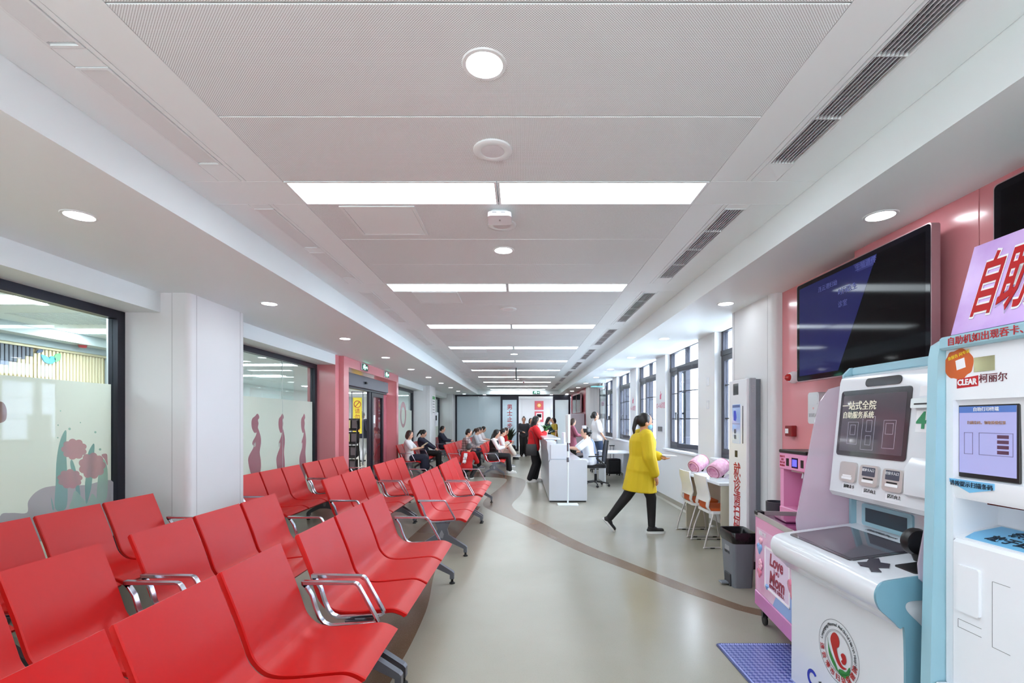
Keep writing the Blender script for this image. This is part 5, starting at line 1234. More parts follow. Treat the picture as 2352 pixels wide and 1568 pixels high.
def cap(m, a, b, r1, r2, n=12):
    """tapered limb with round ends"""
    a, b = V(a), V(b); d = (b - a); L = d.length
    if L < 1e-5: return m.ball(a, r1)
    d.normalize(); s = d.cross(V((0, 0, 1)))
    if s.length < 1e-3: s = d.cross(V((0, 1, 0)))
    s.normalize(); t = d.cross(s); rings = []
    st = [(a - d * r1 * math.sin(q), r1 * math.cos(q)) for q in (1.45, 1.0, .5)] + [(a, r1), (b, r2)] + [(b + d * r2 * math.sin(q), r2 * math.cos(q)) for q in (.5, 1.0, 1.45)]
    for c, r in st: rings.append([c + s * r * math.cos(2 * PI * j / n) + t * r * math.sin(2 * PI * j / n) for j in range(n)])
    return m.loft(rings)
def ell_loft(m, secs, n=18):
    """secs: centre, half depth vector, half width vector"""
    return m.loft([[V(c) + V(dx) * math.cos(2 * PI * j / n) + V(dy) * math.sin(2 * PI * j / n) for j in range(n)] for c, dx, dy in secs])
def merge(name, mb, m, parent, voxel, it=3, lab=None):
    me = mb.mesh(name + '_raw'); o = bpy.data.objects.new(name, me); TMP.collection.objects.link(o)
    md = o.modifiers.new('union', 'REMESH'); md.mode = 'VOXEL'; md.voxel_size = voxel; md.use_smooth_shade = True
    if it:
        sm = o.modifiers.new('soften', 'SMOOTH'); sm.factor = 0.5; sm.iterations = it
    def done(e):
        e.materials.clear(); e.materials.append(m); ob = link(name, e, parent)
        if lab: ob['label'] = lab
    JOBS.append((o, done))
def person(label, loc, rotz=0.0, h=1.60, pel=(0, 0, .87), lean=0, hp=5, hy=0, wr=None, an=None, ep=None, kp=(1, 0, 0), skin=SKIN, hair=('long', HAIR), top=None, bottom=None, shoes=None, mask=None, vest=None, build=1.0, vox=0.012, toe=(0, 0), slope=None, capnurse=False, foot_pitch=(0, 0)):
    T = thing('person', label, 'person', loc, rotz); S = h / 1.60
    s = lambda v: V(v) * S
    P = V(pel); dr = V((math.sin(R(lean)), 0, math.cos(R(lean)))); fw = V((math.cos(R(lean)), 0, -math.sin(R(lean)))); wy = V((0, 1, 0))
    neck = P + dr * .47; sh = [neck + wy * q - dr * .045 for q in (.165, -.165)]; hips = [P + wy * q - dr * .02 for q in (.085, -.085)]
    HR = (Matrix.Rotation(R(hy), 3, 'Z') @ Matrix.Rotation(R(hp), 3, 'Y'))
    hc = neck + HR @ V((0.012, 0, 0.145))
    wr = [V(w) for w in (wr or [(.06, .26, .80), (.06, -.26, .80)])]; an = [V(a) for a in (an or [(-.02, .09, .075), (-.02, -.09, .075)])]
    ep = ep or [(-.6, .8, -.3), (-.6, -.8, -.3)]
    el = []; kn = []
    for i in (0, 1):
        e, w = ik(sh[i], wr[i], .27, .235, ep[i]); el.append(e); wr[i] = w
        k, a = ik(hips[i], an[i], .405, .40, kp if not isinstance(kp[0], tuple) else kp[i]); kn.append(k); an[i] = a
    b = build
    def torso(mb, g, z0, z1, flare=0.0):
        st = [(-.10, .095, .148), (-.02, .112, .168), (.07, .102, .150), (.16, .092, .132), (.27, .104, .146), (.36, .104, .158), (.425, .080, .150), (.465, .055, .075)]
        pts = []
        for q, d, w in st:
            if z0 <= q <= z1:
                f = flare * max(0.0, (.1 - q)) ; pts.append((s(P + dr * q), s(fw * ((d + g + f) * b)), s(wy * ((w + g + f) * b))))
        return ell_loft(mb, pts)
    bd = MB(); torso(bd, 0.0, -1, 1)
    cap(bd, s(neck - dr * .03), s(hc - HR @ V((.01, 0, .07))), .050 * S, .046 * S)
    bd.ball(s(hc + HR @ V((0, 0, .012))), s((.092, .073, .104)), 18, 12, HR)
    bd.ball(s(hc + HR @ V((.022, 0, -.055))), s((.066, .052, .062)), 16, 10, HR)
    bd.ball(s(hc + HR @ V((.092, 0, -.018))), s((.016, .012, .020)), 8, 6, HR)
    for q in (1, -1): bd.ball(s(hc + HR @ V((-.005, .073 * q, -.012))), s((.018, .010, .028)), 8, 6, HR)
    for i in (0, 1):
        q = (1, -1)[i]
        cap(bd, s(sh[i]), s(el[i]), .044 * S * b, .036 * S * b); cap(bd, s(el[i]), s(wr[i]), .036 * S * b, .024 * S)
        d = (wr[i] - el[i]).normalized(); side = d.cross(V((0, 0, 1)))
        if side.length < .2: side = V((0, 1, 0)).cross(d)
        side.normalize(); side = side if side.y * q < 0 or abs(side.y) < .1 else -side      # thumb side points inwards
        nn = d.cross(side).normalized()
        cap(bd, s(wr[i]), s(wr[i] + d * .075), .022 * S, .027 * S)
        cap(bd, s(wr[i] + d * .045 + side * .014), s(wr[i] + d * .085 + side * .022), .018 * S, .014 * S); cap(bd, s(wr[i] + d * .045 - side * .014), s(wr[i] + d * .08 - side * .024), .018 * S, .014 * S)
        for f_, (o_, l_) in enumerate(((.027, .062), (.009, .070), (-.009, .066), (-.027, .050))):
            p0 = wr[i] + d * .085 + side * o_; p1 = p0 + (d * .85 - nn * .18 + side * o_ * 2) * l_ * .6; p2 = p1 + (d * .75 - nn * .5) * l_ * .5
            cap(bd, s(p0), s(p1), .0095 * S, .0088 * S, 8); cap(bd, s(p1), s(p2), .0088 * S, .0075 * S, 8)
        t0 = wr[i] + d * .03 + side * .028; t1 = t0 + (d * .5 + side * .75) * .04; cap(bd, s(t0), s(t1), .0115 * S, .0100 * S, 8); cap(bd, s(t1), s(t1 + (d * .9 + side * .25) * .032), .0100 * S, .0085 * S, 8)
        cap(bd, s(hips[i]), s(kn[i]), .076 * S * b, .050 * S * b); cap(bd, s(kn[i]), s(an[i]), .050 * S * b, .032 * S)
    merge('body', bd, skin, T, vox * .85, 2)
    for q in (1, -1):
        MB().ball(s(hc + HR @ V((.083, .030 * q, .004))), s((.010, .013, .006)), 8, 6, HR).build('eye', m_eye, T, 60)
        MB().ball(s(hc + HR @ V((.083, .031 * q, .024))), s((.008, .018, .0035)), 8, 6, HR).build('eyebrow', HAIR, T, 60)
    if mask:
        mk = MB(); mk.ball(s(hc + HR @ V((.045, 0, -.052))), s((.055, .060, .048)), 14, 10, HR); merge('face_mask', mk, mask, T, .008, 2)
    else: MB().ball(s(hc + HR @ V((.084, 0, -.056))), s((.007, .022, .0065)), 8, 6, HR).build('mouth', m_lip, T, 60)
    # hair
    style, hm = hair; hb = MB(); H = lambda v: s(hc + HR @ V(v))
    hb.ball(H((-.020, 0, .026)), s((.094, .085, .104)), 18, 12, HR)
    if style in ('long', 'bob'):
        hb.ball(H((-.045, 0, -.02)), s((.072, .088, .115)), 16, 10, HR)
        for q in (1, -1): cap(hb, H((-.005, .070 * q, .03)), H((-.02, .074 * q, -.11)), .026 * S, .022 * S)
        if style == 'long':
            e_ = neck - dr * .16 - fw * .10; cap(hb, H((-.06, 0, -.06)), s(e_), .062 * S, .045 * S)
            for q in (1, -1): cap(hb, H((-.04, .05 * q, -.08)), s(e_ + wy * .05 * q), .036 * S, .028 * S)
    if style == 'pony':
        hb.ball(H((-.112, 0, .045)), s((.034, .034, .034)), 10, 8, HR); cap(hb, H((-.125, 0, .03)), H((-.145, 0, -.10)), .032 * S, .026 * S); cap(hb, H((-.145, 0, -.10)), H((-.13, 0, -.19)), .026 * S, .010 * S)
    if style == 'bun':
        hb.ball(H((-.112, 0, .0)), s((.046, .052, .052)), 12, 8, HR)
    if style == 'topbun':
        hb.ball(H((-.055, 0, .125)), s((.042, .042, .038)), 12, 8, HR)
    if style == 'short': hb.ball(H((-.045, 0, -.005)), s((.066, .080, .085)), 14, 10, HR)
    merge('hair', hb, hm, T, .010 * S, 2)
    # clothes
    def sleeves(mb, g, kind):
        for i in (0, 1):
            cap(mb, s(sh[i] - wy * (.02 * (1, -1)[i])), s(sh[i]), (.058 + g) * S * b, (.050 + g) * S * b)
            if kind == 'long': cap(mb, s(sh[i]), s(el[i]), (.050 + g) * S * b, (.044 + g) * S * b); cap(mb, s(el[i]), s(el[i].lerp(wr[i], .93)), (.044 + g) * S * b, (.030 + g) * S)
            elif kind == 'half': cap(mb, s(sh[i]), s(sh[i].lerp(el[i], .85)), (.052 + g) * S * b, (.052 + g) * S * b)
            elif kind == 'none': pass
    if bottom:
        kd, bm_, g = bottom; bt = MB()
        torso(bt, .012, -.11, .13 if kd != 'dress' else .4)
        bt.ball(s(P - dr * .05), s((.115, .165, .10)), 16, 10)
        for i in (0, 1):
            end = an[i].lerp(kn[i], .06)
            if kd == 'trousers': cap(bt, s(hips[i]), s(kn[i]), (.084 + g) * S * b, (.058 + g) * S * b); cap(bt, s(kn[i]), s(end), (.058 + g) * S * b, (.042 + g * 1.4) * S)
            elif kd == 'shorts': cap(bt, s(hips[i]), s(kn[i].lerp(hips[i], .15)), (.084 + g) * S, (.075 + g) * S)
            else:
                cap(bt, s(hips[i]), s(kn[i]), .105 * S, .105 * S); cap(bt, s(kn[i]), s(kn[i].lerp(an[i], .62)), .10 * S, .12 * S)
        if kd == 'skirt':
            for q in (.25, .5, .75, 1): 
                cap(bt, s(hips[0].lerp(kn[0], q)), s(hips[1].lerp(kn[1], q)), .10 * S, .10 * S); cap(bt, s(kn[0].lerp(an[0], .62 * q)), s(kn[1].lerp(an[1], .62 * q)), .10 * S, .10 * S)
        merge('trousers' if kd in ('trousers', 'shorts') else 'skirt', bt, bm_, T, vox, 3)
    if top:
        tm, kind, g, z0 = top; tp = MB(); torso(tp, .014 + g, z0, .47, .05 if z0 < -.05 else 0); sleeves(tp, g, kind)
        if z0 < -.15:     # long tunic
            hemz = z0
            ell_loft(tp, [(s(P + dr * q), s(fw * (.128 + g + .06 * t_)), s(wy * (.178 + g + .07 * t_))) for q, t_ in ((.12, 0), (.0, .25), (hemz * .5, .6), (hemz, 1.0))])
        merge('top', tp, tm, T, vox, 3)
    if vest:
        ve = MB(); torso(ve, .030, -.09, .45); merge('vest', ve, vest, T, vox, 3)
    if shoes:
        sm_, sole = shoes
        for i in (0, 1):
            a = an[i]; yaw = R(toe[i]); fd = V((math.cos(yaw), math.sin(yaw), 0)); pt = R(foot_pitch[i]); fd = V((fd.x * math.cos(pt), fd.y * math.cos(pt), -math.sin(pt))); upv = V((fd.x * math.sin(pt), fd.y * math.sin(pt), math.cos(pt)))
            sh_ = MB(); lo_ = a - upv * .035
            cap(sh_, s(lo_ - fd * .03), s(lo_ + fd * .135), .036 * S, .032 * S); cap(sh_, s(a - fd * .01), s(lo_ + fd * .05 + upv * .012), .042 * S, .036 * S)
            merge('shoe', sh_, sm_, T, .008, 2)
            so = MB(); lo2 = a - upv * .062; sd = upv.cross(fd); rg = []
            for q in (0, 1): rg.append([s(lo2 + fd * (.052 + .128 * math.cos(t_)) + sd * (.048 * math.sin(t_)) + upv * (-.012 + .03 * q)) for t_ in [2 * PI * j / 16 for j in range(16)]])
            so.loft(rg).build('shoe_sole', sole, T, 60)
    if capnurse:
        n_ = MB(); n_.loft([[H((.02 + dx, w * k, z)) for k, dx in ((-1, -.02), (-.5, .02), (0, .035), (.5, .02), (1, -.02))] + [H((.01 + dx - .02, w * k, z)) for k, dx in ((1, -.02), (.5, .015), (0, .03), (-.5, .015), (-1, -.02))] for w, z in ((.078, .085), (.088, .150))]); n_.build('nurse_cap', paper, T, 60)
    return T, S
def wp(T, v):
    return T.matrix_basis @ V(v)
def slab(name, label, cat, p, size, rot, m, parts=()):
    o = thing(name, label, cat, p); o.rotation_euler = rot
    a, b_, c = size; MB().box(-a / 2, a / 2, -b_ / 2, b_ / 2, -c / 2, c / 2, min(a, b_, c) * .2).build(parts[0] if parts else 'body', m, o)
    return o
SIT = dict(pel=(0, 0, .49), lean=-6, an=[(.42, .09, .075), (.42, -.09, .075)], kp=(.3, 0, 1), wr=[(.30, .10, .68), (.30, -.10, .68)], hp=28)
def sit(**k): d = dict(SIT); d.update(k); return d
w_sole = mat('white_sole', (224, 224, 222), 0.6); navy = cloth('navy', (34, 38, 58)); blk = cloth('black', (20, 20, 23)); wht = cloth('white', (232, 230, 232)); jean = cloth('jeans', (66, 84, 116)); beige = cloth('beige', (206, 196, 184)); redc = cloth('red', (190, 18, 22))
white_shoe = mat('white_shoe', (226, 224, 220), 0.5); black_shoe = mat('black_shoe', (22, 22, 24), 0.5); grey_shoe = mat('grey_shoe', (150, 150, 156), 0.6)
def plaid():
    m = mat('plaid_shirt', (150, 130, 130), 0.8); nt = m.node_tree; b = nt.nodes['Principled BSDF']; tc = nt.nodes.new('ShaderNodeTexCoord'); out = None
    cols = [(206, 198, 194), (70, 52, 58), (120, 84, 88)]
    mixn = None
    for i, (ax, c) in enumerate((('X', cols[1]), ('Z', cols[1]), ('Y', cols[2]))):
        wv = nt.nodes.new('ShaderNodeTexWave'); wv.bands_direction = ax; wv.inputs['Scale'].default_value = 4.2; nt.links.new(tc.outputs['Object'], wv.inputs['Vector'])
        mx = nt.nodes.new('ShaderNodeMix'); mx.data_type = 'RGBA'; mx.inputs['B'].default_value = lin(c)
        if mixn is None: mx.inputs['A'].default_value = lin(cols[0])
        else: nt.links.new(mixn.outputs['Result'], mx.inputs['A'])
        mu = nt.nodes.new('ShaderNodeMath'); mu.operation = 'MULTIPLY'; mu.inputs[1].default_value = .6; nt.links.new(wv.outputs['Fac'], mu.inputs[0]); nt.links.new(mu.outputs[0], mx.inputs['Factor']); mixn = mx
    nt.links.new(mixn.outputs['Result'], b.inputs['Base Color']); return m
def dotted():
    m = mat('dotted_skirt', (226, 224, 224), 0.8); nt = m.node_tree; b = nt.nodes['Principled BSDF']; tc = nt.nodes.new('ShaderNodeTexCoord'); v = nt.nodes.new('ShaderNodeTexVoronoi'); v.inputs['Scale'].default_value = 28
    r = nt.nodes.new('ShaderNodeValToRGB'); r.color_ramp.elements[0].position = .30; r.color_ramp.elements[1].position = .36; r.color_ramp.elements[0].color = lin((40, 40, 46)); r.color_ramp.elements[1].color = lin((230, 228, 228))
    nt.links.new(tc.outputs['Object'], v.inputs['Vector']); nt.links.new(v.outputs['Distance'], r.inputs['Fac']); nt.links.new(r.outputs['Color'], b.inputs['Base Color']); return m
def seat(row, i, k):
    x, y = BX[(row, i)]; v = .27 + .54 * k
    return (x + TH * v + .285, y + v, 0)
# glass-wall row
p1, _ = person('seated person in white cold-shoulder blouse and navy skirt reading a book', seat('glass-wall', 5, 0), 0, 1.60, **sit(skin=SKIN, hair=('bob', HAIRB), top=(wht, 'half', .008, -.10), bottom=('skirt', navy, .01), shoes=(black_shoe, rubber), hp=14, wr=[(.28, .10, .74), (.28, -.10, .74)]))
bk = thing('open_book', 'open cream-paged book held by the reader in white blouse', 'book', wp(p1, (.42, 0, .82))); bk.rotation_euler = (0, R(-35), 0)
for q in (1, -1): MB().prism([(0, 0), (q * .11, .02), (q * .11, .028), (0, .008)], 'x', -.09, .09).build('page_block', mat('cream_pages', (236, 224, 190), 0.7), bk)
person('slouched seated person all in black with a ponytail', seat('glass-wall', 6, 0), 0, 1.62, **sit(lean=-16, pel=(.06, 0, .49), hair=('pony', HAIR), top=(navy, 'long', .02, -.10), bottom=('trousers', blk, .02), shoes=(black_shoe, rubber), hp=30, wr=[(.36, .08, .62), (.36, -.08, .62)], an=[(.48, .1, .075), (.48, -.1, .075)]))
person('seated person in dark suit half hidden by the far column', seat('glass-wall', 7, 0), 0, 1.68, **sit(hair=('short', HAIR), top=(navy, 'long', .015, -.10), bottom=('trousers', blk, .01), shoes=(black_shoe, rubber), hp=18))
# middle row
person('seated person in plaid shirt with short black hair', seat('middle', 6, 0), 0, 1.62, **sit(lean=6, hair=('short', HAIR), top=(plaid(), 'long', .015, -.12), bottom=('trousers', blk, .01), shoes=(grey_shoe, w_sole), hp=20, wr=[(.36, .08, .66), (.36, -.08, .66)]))
person('seated person in grey cardigan with a ponytail looking down', seat('middle', 7, 0), 0, 1.60, **sit(lean=4, hair=('pony', HAIRB), top=(cloth('grey_knit', (176, 176, 182)), 'long', .012, -.12), bottom=('trousers', jean, .01), shoes=(white_shoe, w_sole), hp=24))
person('seated person in pale blouse and dotted skirt beside the grey cardigan', seat('middle', 7, 2), 0, 1.62, **sit(lean=2, hair=('pony', HAIR), top=(wht, 'long', .006, -.10), bottom=('skirt', dotted(), .01), shoes=(black_shoe, rubber), hp=22))
person('seated person with long black hair and white top bending over a phone', seat('middle', 8, 1), 0, 1.66, **sit(lean=0, hair=('long', HAIR), top=(wht, 'half', .006, -.10), bottom=('trousers', cloth('pale_denim', (150, 162, 184)), .01), shoes=(white_shoe, w_sole), hp=30))
# aisle-side row
p9, _ = person('seated person in black vest over white sleeves holding a tablet', seat('aisle-side', 5, 1), 0, 1.64, **sit(lean=2, hair=('long', HAIR), top=(wht, 'long', .008, -.10), vest=blk, bottom=('trousers', blk, .012), shoes=(white_shoe, w_sole), hp=24, wr=[(.30, .10, .72), (.30, -.10, .72)], an=[(.40, .09, .075), (.46, -.09, .075)]))
o = slab('tablet', 'dark tablet in the hands of the person in black vest', 'tablet', wp(p9, (.42, 0, .80)), (.012, .17, .24), (0, R(50), 0), black, ('case',)); MB().box(-.0075, -.006, -.075, .075, -.105, .105).build('screen', screen_black, o)
hb_ = thing('handbag', 'black leather handbag beside the person in black vest', 'handbag', (seat('aisle-side', 5, 0)[0] + .02, seat('aisle-side', 5, 0)[1] + .02, .395))
MB().loft([[(x * k, y * k2, z) for x, y in round_poly(-.15, .15, -.08, .08, .03, 3)] for k, k2, z in ((1, 1, .0), (1.05, 1.1, .08), (.95, .8, .18), (.85, .35, .23))]).build('body', mat('black_leather', (20, 20, 24), 0.35), hb_, 50)
MB().tube(crom([(-.09, 0, .2), (-.07, 0, .32), (.07, 0, .32), (.09, 0, .2)], 5), .007).build('strap', MATS['black_leather'], hb_, 40)
p10, _ = person('seated person in white shirt and glasses with beige trousers, one leg raised', seat('aisle-side', 6, 1), 0, 1.64, **sit(lean=14, hair=('bun', HAIR), top=(wht, 'half', .012, -.12), bottom=('trousers', beige, .025), shoes=(grey_shoe, w_sole), hp=18, an=[(.36, .06, .075), (.52, -.08, .40)], wr=[(.34, .10, .70), (.34, -.10, .70)], toe=(0, 0)))
for q in (1, -1):
    pass
person('seated person in red top on the seventh aisle-side bench', seat('aisle-side', 7, 2), 0, 1.60, **sit(lean=6, hair=('bob', HAIRB), top=(redc, 'long', .012, -.1), bottom=('trousers', blk, .01), shoes=(black_shoe, rubber), hp=18))
person('small child in lime green top on the last aisle-side bench', seat('aisle-side', 8, 0), 0, 1.42, **sit(pel=(.02, 0, .55), lean=4, hair=('pony', HAIRB), top=(cloth('lime', (196, 220, 70)), 'half', .008, -.1), bottom=('trousers', cloth('khaki', (160, 140, 110)), .01), shoes=(black_shoe, rubber), hp=10, hy=20))
# crouching child
p8, S8 = person('crouching child in red top with white characters on the back', (-1.40, 12.35, 0), R(72), 1.38, pel=(0, 0, .34), lean=22, hp=14, an=[(.05, .14, .075), (.05, -.14, .075)], kp=(1, 0, .55), wr=[(.42, .12, .44), (.42, -.12, .44)], hair=('short', HAIRG), top=(redc, 'long', .02, -.10), bottom=('trousers', blk, .012), shoes=(black_shoe, w_sole), skin=SKIN2)
for i, ch in enumerate('福禄寿'):
    text('lettering', ch, .095, (-.022 - .036 * i, 0, .60 - .083 * i), xd=(0, -1, 0), yd=(.37, 0, .93), m=paper, parent=p8, weight=.003, thick=.016)
# standing people
person('standing person in black jacket and flared trousers before the far door', (.12, 20.2, 0), R(-90), 1.62, hair=('topbun', HAIR), top=(cloth('charcoal', (52, 52, 58)), 'long', .012, -.12), bottom=('trousers', blk, .03), shoes=(black_shoe, rubber), hp=6, wr=[(.10, .20, .82), (.16, -.06, 1.0)])
person('standing person in grey dress half behind the black jacket', (.42, 21.1, 0), R(-70), 1.58, hair=('bob', HAIR), top=(cloth('slate', (88, 88, 98)), 'long', .01, -.12), bottom=('trousers', cloth('dark_grey', (48, 48, 54)), .02), shoes=(black_shoe, rubber), hp=10)
white_mask = mat('white_mask', (232, 236, 240), 0.7); blue_mask = mat('blue_mask', (120, 176, 214), 0.7)
p15, _ = person('standing person in red jumper and mask leaning on the reception counter', (.30, 11.75, 0), R(4), 1.60, lean=5, hp=10, hair=('long', HAIR), mask=white_mask, top=(cloth('crimson_jumper', (196, 16, 26)), 'long', .026, -.13), bottom=('trousers', blk, .022), shoes=(white_shoe, w_sole), wr=[(.30, .12, 1.19), (.28, -.12, 1.18)], an=[(.05, .07, .075), (-.10, -.07, .075)], build=1.05)
hb2 = thing('shoulder_bag', 'black shoulder bag hanging beside the red jumper', 'handbag', (.25, 11.47, .66))
MB().loft([[(x * k, y * k2, z) for x, y in round_poly(-.13, .13, -.05, .05, .02, 3)] for k, k2, z in ((1, .8, 0), (1.05, 1.1, .1), (.95, .9, .24), (.9, .5, .27))]).build('body', MATS['black_leather'], hb2, 50)
MB().tube(crom([(-.1, 0, .25), (-.05, .06, .55), (.02, .06, .55), (.1, 0, .25)], 5), .006).build('strap', MATS['black_leather'], hb2, 40)
slab('paper_slip', 'white paper slip in the hand of the person in red jumper', 'paper', wp(p15, (.44, .08, 1.215)), (.10, .07, .002), (0, R(-20), 0), paper, ('sheet',))
person('standing masked person in dark green jacket behind the red jumper', (1.0, 18.2, 0), R(-20), 1.62, hp=18, hair=('long', HAIR), mask=white_mask, top=(cloth('bottle_green', (34, 56, 56)), 'long', .016, -.12), bottom=('trousers', blk, .01), shoes=(black_shoe, rubber), wr=[(.28, .08, 1.08), (.28, -.08, 1.08)])
p17, _ = person('standing person with black hair and striped tote by the far door frame', (1.34, 19.4, 0), R(200), 1.60, hp=12, hair=('bob', HAIR), top=(cloth('ochre', (176, 150, 50)), 'half', .012, -.12), bottom=('trousers', blk, .012), shoes=(black_shoe, rubber))
tb = thing('tote_bag', 'red and blue striped tote bag by the far door frame', 'bag', wp(p17, (.08, .27, .22)))
for i, c in enumerate(((196, 40, 50), (66, 84, 160), (206, 60, 66), (220, 190, 80))): MB().box(-.14, .14, -.05, .05, .085 * i, .085 * (i + 1), .004).build('stripe', mat('tote_%d' % i, c, .7), tb)
MB().tube(crom([(-.08, 0, .33), (-.05, 0, .5), (.05, 0, .5), (.08, 0, .33)], 5), .008).build('strap', MATS['tote_1'], tb, 40)
person('standing person in plum cardigan facing the grey cabinet', (1.60, 15.4, 0), R(15), 1.56, hp=22, hair=('bob', HAIRB), top=(cloth('plum_knit', (142, 74, 92)), 'long', .02, -.25), bottom=('trousers', blk, .01), shoes=(black_shoe, rubber), wr=[(.28, .08, 1.04), (.28, -.08, 1.04)])
person('seated nurse in white uniform and cap writing at the reception desk', (1.56, 10.95, 0), R(180), 1.66, **sit(pel=(0, 0, .57), lean=10, hair=('bun', HAIR), top=(mat('uniform_white', (234, 236, 244), .7, bump=(30, .2)), 'half', .014, -.13), bottom=('trousers', mat('uniform_white', (234, 236, 244), .7), .02), shoes=(white_shoe, w_sole), hp=4, capnurse=True, wr=[(.46, .10, .84), (.44, -.12, .84)], an=[(.38, .09, .075), (.38, -.09, .075)]))
person('seated dark-haired person behind the nurse', (1.86, 12.7, 0), R(185), 1.60, **sit(pel=(0, 0, .53), lean=8, hair=('short', HAIR), top=(cloth('steel_blue', (110, 126, 156)), 'long', .01, -.12), bottom=('trousers', blk, .01), shoes=(black_shoe, rubber), hp=25))
person('standing person in white blouse and jeans looking up, hair clipped in a bun', (2.22, 14.0, .115), R(8), 1.63, lean=-4, hp=-16, hair=('bun', HAIR), top=(wht, 'half', .03, -.15), bottom=('trousers', jean, .02), shoes=(white_shoe, w_sole), wr=[(.14, .16, .86), (.14, -.2, .86)])
# walking visitor in yellow
yel = mat('cloth_yellow', (204, 176, 14), .75, bump=(25, .3))
p22, _ = person('walking person in long yellow tunic, black leggings and blue mask', (1.60, 6.45, 0), R(2), 1.60, lean=4, hp=6, hair=('pony', HAIR), mask=blue_mask, skin=SKIN2, top=(yel, 'long', .035, -.30), bottom=('trousers', mat('leggings_black', (16, 15, 17), .75), .004), shoes=(mat('sneaker_black', (24, 22, 24), .6), w_sole), pel=(0, 0, .86), an=[(.13, -.05, .075), (-.42, .06, .17)], wr=[(.30, .16, 1.0), (.12, -.22, .80)], vox=.009, build=1.12, foot_pitch=(0, 50))
slab('paper_sheet', 'white folded paper held out by the walking person in yellow', 'paper', wp(p22, (.42, .14, 1.02)), (.20, .14, .004), (0, R(4), 0), paper, ('sheet',))
# corridor visitor
person('walking person in dark T-shirt and grey trousers seen through the sliding door', (-5.6, 17.0, 0), R(70), 1.80, hp=4, hair=('short', HAIRG), skin=SKIN2, top=(navy, 'half', .03, -.12), bottom=('trousers', cloth('pale_grey', (196, 200, 206)), .02), shoes=(black_shoe, w_sole), an=[(.15, .1, .075), (-.15, -.1, .1)])

# ------------------------------------------------------------------ RECEPTION AND FAR END
m_rd = mat('reception_lacquer', (204, 207, 215), 0.2, coat=0.25)
t = thing('reception_desk', 'glossy white stepped reception desk with rounded end', 'reception desk', (.85, 10.6, 0)); off = t.location.copy()
a, b_ = 8.82, 12.5
MB(off).prism([(.515, .03), (.515, .73), (.535, .765), (.57, .775), (1.15, .775), (1.195, .765), (1.21, .73), (1.21, .03)], 'y', a, a + .25).build('end_block', m_rd, t, 35)
MB(off).box(.60, 1.20, a + .25, b_, .69, .735, .006).build('worktop', m_rd, t)
MB(off).prism([(.515, .03), (.515, .86), (.49, .98), (.49, 1.10), (.66, 1.10), (.66, .98), (.60, .80), (.60, .03)], 'y', a + .25, b_).build('front_wall', m_rd, t, 35)
MB(off).box(.46, .80, a + .95, b_ - .1, 1.10, 1.135, .012).build('counter_top', m_rd, t)
MB(off).box(.545, .90, a + .10, a + .13, .775, 1.05, .01).build('end_screen', m_rd, t)
MB(off).box(.60, .90, a + .13, a + .45, 1.02, 1.05, .006).build('end_shelf', m_rd, t)
MB(off).box(1.14, 1.19, b_ - .3, b_, .03, .69).build('pedestal', m_rd, t); MB(off).box(.60, 1.18, b_ - .03, b_, .03, .69).build('end_panel', m_rd, t)
MB(off).box(.53, 1.19, a + .02, b_ - .02, 0, .03).build('plinth', black, t)
MB(off).box(.86, .868, a - .001, a + .01, .05, .77).build('shut_line', MATS['shut_line_grey'], t)
t = thing('computer_monitor', 'white all-in-one monitor on the reception counter seen from its side', 'monitor', (.93, 10.4, .735)); off = t.location.copy()
MB().prism(round_poly(-.27, .27, .12, .50, .02), 'x', -.03, .03).build('case', plastic_white, t, 30); MB().box(.03, .033, -.25, .25, .16, .48).build('screen', screen_black, t)
MB().box(-.05, .04, -.04, .04, .01, .2).build('neck', plastic_white, t); MB().box(-.09, .09, -.11, .11, 0, .012, .003).build('foot', plastic_white, t)
t = thing('sign_stand', 'tall thin white pole stand with a board seen edge-on, before the desk', 'sign stand', (.83, 8.55, 0))
MB().prism(round_poly(-.18, .18, -.10, .10, .02), 'z', 0, .018).build('foot', metal_white, t, 30); MB().tube([(0, 0, .018), (0, 0, 1.0)], .014).build('pole', metal_white, t, 40)
MB().tube([(0, 0, .76), (0, 0, .84)], .022).build('clamp', steel_grey, t, 40); MB().tube([(0, 0, .95), (0, 0, 1.15)], .018).build('clamp', steel_grey, t, 40)
MB().box(-.022, .022, -.21, .21, 1.10, 1.60, .008).build('board', metal_white, t)
# plant on the counter and stool platform, suitcase
def leafy(name, label, loc, hgt, n, leaf_len, pot_r, pot_h, mpot, mleaf, spread=.5):
    t = thing(name, label, 'plant', loc); MB().lathe([(0.0001, 0), (pot_r * .8, 0), (pot_r, pot_h), (pot_r * .9, pot_h), (pot_r * .85, pot_h - .02), (0.0001, pot_h - .02)], n=20).build('pot', mpot, t, 40)
    rnd = random.Random(len(label))
    for i in range(n):
        a = rnd.uniform(0, 2 * PI); ti = rnd.uniform(.15, 1.0) * spread; hh = hgt * rnd.uniform(.5, 1.0); d = V((math.cos(a), math.sin(a), 0)); base = V((0, 0, pot_h - .02)); tip = base + d * hh * ti + V((0, 0, hh)); 
        w = V((-d.y, d.x, 0)) * leaf_len * .22; mid = base.lerp(tip, .55) + V((0, 0, .02)); end = tip + d * leaf_len * .5 - V((0, 0, leaf_len * .25))
        MB().add([base, base + V((.004, 0, 0)), mid + w, end, mid - w, mid + V((0, 0, .012))], [(0, 1, 2, 5), (5, 2, 3), (5, 3, 4), (0, 5, 4)]).build('leaf', mleaf, t)
    return t
m_leaf = mat('leaf_green', (60, 116, 60), .5); m_leaf2 = mat('leaf_dark', (46, 66, 44), .5)
leafy('potted_plant', 'small green potted plant on the reception counter', (.62, 12.15, 1.135), .22, 26, .12, .06, .09, plastic_white, m_leaf, .9)
